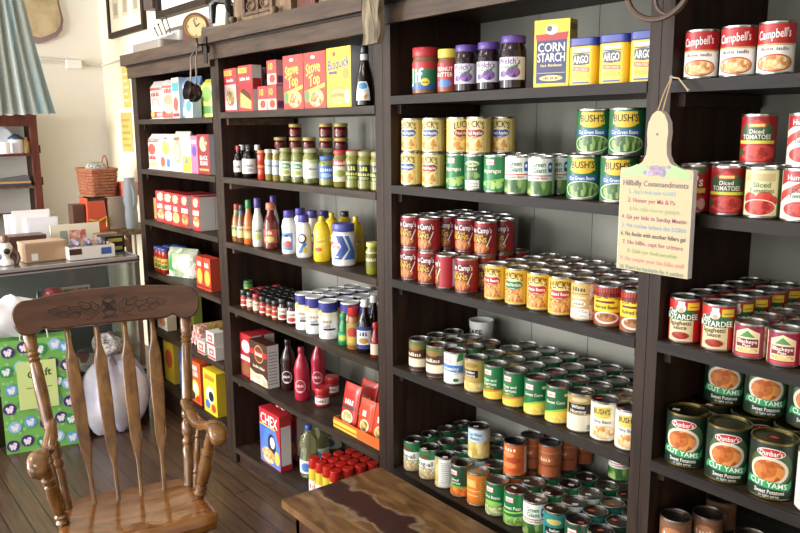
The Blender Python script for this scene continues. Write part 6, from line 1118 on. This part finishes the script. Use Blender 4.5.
jy = onX(131.5, 215, SX+.24)
e = empty('grey_jug', (jy.x, jy.y, SZT+.001), 'dented grey metal jug standing against the bookcase end', 'jug')
jh = hgt(129, 178, .25)-SZT
MB().lathe([(0, 0), (.040, .0), (.044, .02), (.046, jh*.30), (.042, jh*.42), (.052, jh*.55), (.050, jh*.78), (.038, jh*.92), (.040, jh), (.034, jh), (.032, jh*.92), (0, jh*.9)], '#6f7477:.65', 22).obj('body', e)
MB().tube([(.04, 0, jh*.85), (.075, 0, jh*.7), (.07, 0, jh*.5), (.04, 0, jh*.42)], .007, '#7d8286:.5:.3', 8).obj('handle', e)
# ------------------------------------------------------------------ far wall: hutch, skirt, hide, conduit
HX = -6.48
pr, pl_ = onX(40, 170, HX+.0), onX(34, 170, HX)
hy1 = onX(43.5, 200, HX).y; hy0 = hy1-.95; htop = onX(38, 117, HX).z
e = empty('open_hutch', (HX-.12, (hy0+hy1)/2, 0), 'open reddish wooden shelf rack against the far white wall', 'shelf')
hh = (hy1-hy0)/2
for s in (-1, 1): MB().box(.07, s*hh-(.05 if s > 0 else 0), 0, .12, s*hh+(.05 if s < 0 else 0), htop, 'red_wood').box(-.18, s*hh-(.03 if s > 0 else 0), 0, .07, s*hh+(.03 if s < 0 else 0), htop, 'dark_wood_side').obj('side_post', e)
MB().box(-.18, -hh, htop, .13, hh, htop+.03, 'red_wood').box(.09, -hh+.05, htop-.07, .12, hh-.05, htop, 'red_wood').obj('top', e)
shz = [onX(20, q, HX).z for q in (153.5, 186, 216)]+[.55, .12]
for z in shz: MB().box(-.18, -hh+.031, z-.02, .118, hh-.051, z, 'red_wood' if z > shz[1] else 'worn_board').obj('shelf', e)
for k, z in enumerate([onX(42, q, HX).z for q in (149, 181, 213)]): MB().box(.08, hh-.001, z-.03, .115, hh+.012, z+.03, 'dark_wood_side').obj('peg', e)
def hutch_obj(name, px, sh, mb, label, cat): p = onX(px, 150, HX-.08); return mb.obj(name, None, (p.x, p.y, shz[sh]+.0005), 0, label=label, cat=cat)
hutch_obj('white_canister', 16.3, 0, MB().lathe([(0, 0), (.05, 0), (.052, .1), (.05, .105)], '#e6e4e6:.3', 18).lathe([(.053, .104), (.054, .115), (.03, .135), (0, .15)], '#3f4f6a:.4', 18), 'small white canister with dark blue lid on the hutch', 'canister')
o = hutch_obj('round_plate', 1, 0, MB().lathe([(0, 0), (.06, .0), (.10, .012), (.102, .016), (.06, .006), (0, .005)], '#d3dadd:.2', 24, Matrix.Translation((-.07, 0, .104)) @ Matrix.Rotation(math.radians(80), 4, 'Y')), 'pale round plate propped upright on the hutch shelf', 'plate')
hutch_obj('white_mug', 2, 0, MB().lathe([(0, 0), (.038, 0), (.04, .085), (.036, .085), (.034, .01), (0, .008)], '#eeeae6:.3', 18), 'white mug in front of the round plate on the hutch', 'mug').location.x += .09
hutch_obj('amber_bottle', 26.5, 0, MB().lathe([(0, 0), (.03, 0), (.032, .08), (.018, .1), (.018, .12), (0, .12)], '#d8a860:.2', 16), 'small amber jar at the hutch post', 'jar')
o = hutch_obj('folded_cloth', 7, 1, MB().box(-.09, -.13, 0, .09, .13, .02, '#3a3a42').box(-.085, -.13, .02, .085, .13, .035, '#b58a5a').prism([(-.13, .035), (.13, .035), (.12, .075), (.0, .06), (-.14, .045)], lambda a, b, d: (-.075+d, a, b), .14, '#5a5c5e'), 'stack of dark folded cloths on the middle hutch shelf', 'cloth')
# pleated skirt hanging from the ceiling
KX = -6.2
zb0 = onX(20, 118, KX).z; ytop1 = onX(29, 0, KX).y; yb1 = onX(55, 108, KX).y; z_t = 3.2
def skirt():
    mb = MB(); N = 120; Mv = 14; vs = []
    yt0, yb0 = ytop1-.55, yb1-.95
    for j in range(Mv+1):
        t = j/Mv; z = z_t+(zb0-z_t)*t; k = t**1.3
        a, b = yt0+(yb0-yt0)*k, yb1*k+(ytop1-.10)*(1-k)
        for i in range(N+1):
            s_ = i/N; y = a+(b-a)*s_
            vs.append((KX+(.014+.022*t)*math.sin(s_*2*PI*11+.8*math.sin(s_*9))+.10*math.cos((s_-.5)*PI)*1.0+.01*math.sin(s_*40+t*4), y, z-(.0 if t < 1 else .005*math.sin(s_*2*PI*11))+.03*t*t*s_))
    mb.add(vs, [(j*(N+1)+i, (j+1)*(N+1)+i, (j+1)*(N+1)+i+1, j*(N+1)+i+1) for j in range(Mv) for i in range(N)], 'skirt_cloth', True); return mb
def cloth_mat():
    m, t, b = newmat('skirt_cloth', .8)
    tc = t.nodes.new('ShaderNodeTexCoord'); mp = t.nodes.new('ShaderNodeMapping'); mp.inputs['Scale'].default_value = (0, 1, .05)
    n = t.nodes.new('ShaderNodeTexNoise'); n.inputs['Scale'].default_value = 9; n.inputs['Detail'].default_value = 3
    r = t.nodes.new('ShaderNodeValToRGB'); r.color_ramp.elements[0].position = .35; r.color_ramp.elements[0].color = lin('#a6c2cf'); r.color_ramp.elements[1].position = .55; r.color_ramp.elements[1].color = lin('#b3b9b3')
    t.links.new(tc.outputs['Object'], mp.inputs[0]); t.links.new(mp.outputs[0], n.inputs['Vector']); t.links.new(n.outputs[0], r.inputs[0]); t.links.new(r.outputs[0], b.inputs['Base Color']); MC['skirt_cloth'] = m
cloth_mat()
o = skirt().obj('pleated_skirt', label='long pale blue grey pleated skirt hanging in front of the far wall', cat='skirt')
MB().tube([(KX, ytop1-.6, 3.21), (KX, ytop1, 3.21)], .02, '#6a5a4a', 8).tube([(KX, ytop1-.3, 3.21), (KX, ytop1-.3, ZC+.01)], .006, '#6a5a4a', 6).obj('hanger', o)
# hide on the far wall
def far(px, py, d=.01): return onX(px, py, XF+d)
pts = [far(*q) for q in ((20, -30), (58, -30), (57, -5), (60, 8), (63, 20), (62, 30), (57, 37), (48, 41), (39, 44), (24, 40), (18, 10))]
o = MB().prism([(p.y, p.z) for p in pts], lambda a, b, d: (XF+.002+d, a, b), .02, '#8f7478:.7').obj('wall_hide', label='tan hide with mauve border hung on the far wall behind the skirt', cat='hide')
c = sum((p for p in pts), Vector())/len(pts)
MB().prism([(c.y+(p.y-c.y)*.84, c.z+(p.z-c.z)*.84+.01) for p in pts], lambda a, b, d: (XF+.0222+d, a, b), .006, 'hide').obj('tan_centre', o)
# conduit with junction box
a, b, jb = far(36, 61, .02), onX(113, 66, XF+.02), far(73, 64.5, .02)
e = MB().tube([(XF+.012, a.y, a.z), (XF+.012, YB-.02, b.z), (XF+.03, YB-.012, b.z+.0), (onY(134, 55, YB-.01).x, YB-.012, onY(134, 55, YB-.01).z)], .008, '#d8d2c6', 8).obj('conduit', label='thin white cable with junction box running along the far wall round the corner', cat='cable')
MB().tube([(XF+.008, a.y, a.z+.035), (XF+.008, jb.y+.1, jb.z+.03)], .004, '#cfc9bd', 6).obj('thin_cable', e)
p0, p1 = far(65.5, 60), far(80.5, 69); MB().box(XF+.001, p0.y, p1.z, XF+.05, p1.y, p0.z, '#efece6').obj('junction_box', e)
# back wall: framed print, window with its daylight painted as a white pane, small speaker, yellow posters
def bw(px, py, d=.0): return onY(px, py, YB-d)
def onwall(name, x0, z0, x1, z1, d, mat): return None
pa, pb_, pc = bw(112.5, 41), bw(147.5, 27.5), bw(112.5, -30)
x0, x1, z0, z1 = pa.x, pb_.x, (pa.z+pb_.z)/2, (pa.z+pb_.z)/2+1.05*(pb_.x-pa.x)
e = empty('framed_print', ((x0+x1)/2, YB-.002, z0), 'dark framed cream print of small portraits high on the back wall', 'picture')
W, H = x1-x0, z1-z0; t = .04
MB().box(-W/2, -.03, 0, W/2, -.001, t, 'dark_wood_upright').box(-W/2, -.03, H-t, W/2, -.001, H, 'dark_wood_upright').box(-W/2, -.03, t, -W/2+t, -.001, H-t, 'dark_wood_upright').box(W/2-t, -.03, t, W/2, -.001, H-t, 'dark_wood_upright').obj('frame', e)
mb = MB().box(-W/2+t, -.015, t, W/2-t, -.002, H-t, '#e4d8bd')
for i in range(3):
    for j in range(3): X = -W*.28+W*.28*i; Z = H*.26+H*.24*j; mb.box(X-W*.09, -.0158, Z-H*.09, X+W*.09, -.015, Z+H*.09, '#c4b699').box(X-W*.05, -.0165, Z-H*.06, X+W*.05, -.0158, Z+H*.05, '#9a8f7c')
mb.obj('print', e)
pa, pb_ = bw(163, 21.5), bw(213, 3); x0, x1, z0 = pa.x, pb_.x, (pa.z+pb_.z)/2
W, H, t = x1-x0, .6, .045
f = MB().box(-W/2, -.05, 0, W/2, -.001, t, 'dark_wood_upright').box(-W/2, -.05, H-t, W/2, -.001, H, 'dark_wood_upright').box(-W/2, -.05, t, -W/2+t, -.001, H-t, 'dark_wood_upright').box(W/2-t, -.05, t, W/2, -.001, H-t, 'dark_wood_upright')
e = empty('framed_window', ((x0+x1)/2, YB-.001, z0), 'window with plain white pane in dark wooden frame high on the back wall', 'board'); f.obj('frame', e)
MB().box(-W/2+t, -.02, t, W/2-t, -.002, H-t, '#f2f3f6:.3').obj('white_pane', e)
pa, pb_ = bw(153.5, 11.5), bw(160.5, -14); MB().rbox(pb_.x-pa.x, .07, 0, pb_.z-pa.z, '#4a3a34:.5', .01).obj('wall_speaker', None, ((pa.x+pb_.x)/2, YB-.037, pa.z), 0, label='small dark speaker on the back wall between the two frames', cat='speaker')
for k, (q0, q1, c, lab) in enumerate((((122.5, 67), (131.5, 107), '#d0bd48', 'bright yellow poster high on the back wall beside the bookcase end'), ((121, 113), (134, 152), '#c9b25a', 'yellow printed poster low on the back wall beside the bookcase end'))):
    a, b = bw(*q0), bw(*q1); o = MB().box(a.x, YB-.006, b.z, b.x, YB-.001, a.z, c).obj('yellow_poster', None, label=lab, cat='poster')
    w_ = b.x-a.x; h_ = a.z-b.z; mb = MB()
    for j in range(5): mb.box(a.x+w_*.12, YB-.0068, b.z+h_*(.14+.16*j), a.x+w_*(.7 if j % 2 else .86), YB-.006, b.z+h_*(.2+.16*j), '#b59a2c' if k else '#e8e2b0')
    mb.obj('print', o)
# ------------------------------------------------------------------ gift bag, plastic bag on the floor
g0, g1 = onZ(7, 455, 0), onZ(80, 443, 0); wv = (g1-g0); GW = wv.length; ang = math.atan2(wv.y, wv.x)
top = None
nrm = Vector((-wv.y, wv.x, 0)).normalized()   # away from the camera?
if nrm.dot(fw) < 0: nrm = -nrm
d_ = ray(45, 336); tt = (g0-EYE).dot(nrm)/d_.dot(nrm); GH = (EYE+d_*tt).z
e = empty('gift_bag', ((g0.x+g1.x)/2, (g0.y+g1.y)/2, 0), 'green gift bag printed with purple and blue animal circles on the floor behind the chair', 'gift bag'); e.rotation_euler.z = ang
GD = .11
mb = MB().box(-GW/2, 0, .0005, GW/2, GD, GH*.985, '#74bb54:.35')
rnd = random.Random(11); ops = []
for k in range(90): ops.append(('e', rnd.uniform(-.47, .47)*GW*1000, rnd.uniform(.03, .97)*GH*1000, 9, 9, '#98d07c'))
cols_ = ['#4a2a7a', '#8fc4ea', '#4a2a7a', '#5fa8e0', '#2f9a5a']
for j in range(6):
    for i in range(5):
        u = (-.42+.21*i+(.06 if j % 2 else 0))*GW*1000; v = (.07+.165*j+(.03 if i % 2 else 0))*GH*1000; R_ = 33
        if abs(u)+R_ > GW*500-2: u = math.copysign(GW*500-2-R_, u)
        ops += [('e', u, v, R_, R_, cols_[(i*2+j) % 5]), ('e', u, v-5, 17, 13, '#efeaf2'), ('e', u+9, v+9, 11, 10, '#efeaf2'), ('e', u-13, v+3, 7, 10, '#efeaf2'), ('e', u+6, v-17, 5, 7, '#efeaf2'), ('e', u-8, v-17, 5, 7, '#efeaf2'), ('e', u+5, v+8, 4, 3, '#e08aa8')]
mb.decals(ops, lambda u, v, o_: (u, -o_, v), .0004, False, .00003)
mb.obj('bag_body', e)
mb = MB().box(-GW*.27, -.012, GH*.38, GW*.26, -.011, GH*.80, '#cfe08a'); mb.decals([('t', 'Craft', 10, GH*690, 42, '#3a4a1c', 120, 0, .1), ('r', -60, GH*560, 70, GH*570, '#8aa04a')], lambda u, v, o_: (u, -.0125-o_, v), .0004, False); mb.obj('paper_note', e)
MB().tube([(-.07, .004, GH*.98), (-.06, -.004, GH+.08), (.06, -.004, GH+.08), (.07, .004, GH*.98)], .004, '#e8e6e0', 6).obj('handle', e)
def lump(name, c, rx, ry, rz_, mat, label, cat, seed, amp=.12, floor=None):
    rnd = random.Random(seed); ph = [(rnd.uniform(0, 6), rnd.randint(2, 6), rnd.randint(1, 5)) for _ in range(8)]
    mb = MB(); N, K = 36, 20; vs = []
    for j in range(K+1):
        th = PI*j/K
        for i in range(N):
            a = 2*PI*i/N; r_ = 1+amp*sum(math.sin(p[0]+p[1]*a)*math.sin(p[2]*th+p[0]) for p in ph)/2.5
            z = rz_*math.cos(th)*r_; vs.append((rx*math.sin(th)*math.cos(a)*r_, ry*math.sin(th)*math.sin(a)*r_, max(z, -rz_*.96)))
    mb.add(vs, [(j*N+i, (j+1)*N+i, (j+1)*N+(i+1) % N, j*N+(i+1) % N) for j in range(K) for i in range(N)], mat, True)
    return mb.obj(name, None, c, 0, label=label, cat=cat)
c = e.matrix_basis @ Vector((0, 0, 0)); cc = Vector((e.location.x, e.location.y, 0))+nrm*.055-Vector((math.cos(ang), math.sin(ang), 0))*.10
lump('white_tissue', (cc.x, cc.y, GH*.985+.118), .075, .17, .11, 'plastic_white', 'white crumpled tissue paper rising out of the green gift bag', 'tissue paper', 4, .1)
pb0 = onZ(121, 434, 0); b0 = onZ(88, 425, 0); b1 = onZ(156, 425, 0); rx = (b1-b0).length/2
d_ = ray(121, 352); kk = (pb0.xy.length+.15)/Vector((d_.x, d_.y)).length; PH = EYE.z+d_.z*kk
ctr = Vector((CX+.155, pb0.y+.01, 0))
def plastic():
    m, t, b = newmat('shopping_plastic', .3); tc = t.nodes.new('ShaderNodeTexCoord'); n = t.nodes.new('ShaderNodeTexNoise'); n.inputs['Scale'].default_value = 5; n.inputs['Detail'].default_value = 3
    r = t.nodes.new('ShaderNodeValToRGB'); e = r.color_ramp.elements; e[0].position = .3; e[0].color = lin('#b6b2cc'); e[1].position = .62; e[1].color = lin('#e6e4ea'); q = e.new(.45); q.color = lin('#d2cfe0'); q = e.new(.72); q.color = lin('#c2d8c0')
    t.links.new(tc.outputs['Object'], n.inputs['Vector']); t.links.new(n.outputs[0], r.inputs[0]); t.links.new(r.outputs[0], b.inputs['Base Color']); MC['shopping_plastic'] = m
plastic()
o = lump('plastic_bag', (ctr.x, ctr.y, PH/2*.97), rx*.95, .12, PH/2, 'shopping_plastic', 'white lavender stuffed plastic shopping bag on the floor behind the chair slats', 'plastic bag', 9, .10)
o.rotation_euler.z = PI/2
fz = onZ(112, 345, PH+.04)
lump('plush_cushion', (ctr.x+.03, ctr.y-.04, PH+.085), .15, .08, .06, 'fur_grey', 'grey fuzzy mottled plush resting on top of the plastic bag', 'plush', 13, .1)
# ------------------------------------------------------------------ light: shop windows, added ceiling fill, sky outside
struct('wall_near', MB().box(XE, YO-.1, 0, XE+.1, YB+.1, ZC, 'wall_white'))
def area(name, loc, rot, sx, sy, W, col=(1, 1, 1)):
    l = bpy.data.lights.new(name, 'AREA'); l.shape = 'RECTANGLE'; l.size = sx; l.size_y = sy; l.energy = W; l.color = col
    o = bpy.data.objects.new(name, l); COL.objects.link(o); o.location = loc; o.rotation_euler = rot; return o
for i, ((a, b), W) in enumerate(zip(wins, (470, 150, 88))):
    area('daylight_window', ((a+b)/2, YO-.12, 1.7), (math.radians(90), 0, 0), b-a-.1, 2.3, W, (.99, .99, 1))
for x, y, W in ((-4.6, -.6, 25), (-1.5, -.4, 22)):  # unseen fill lamps added under the ceiling, no fixtures
    area('ceiling_fill', (x, y, ZC-.02), (0, 0, 0), 1.2, .3, W, (1, .96, .88))
w = bpy.data.worlds.new('world'); S.world = w; w.use_nodes = True
w.node_tree.nodes['Background'].inputs[0].default_value = (.85, .93, 1, 1); w.node_tree.nodes['Background'].inputs[1].default_value = .6
S.view_settings.view_transform = 'Standard'; S.view_settings.look = 'None'; S.view_settings.gamma = 1; S.view_settings.exposure = 0.02
S.view_settings.use_curve_mapping = False
S.cycles.max_bounces = 8; S.cycles.use_denoising = True
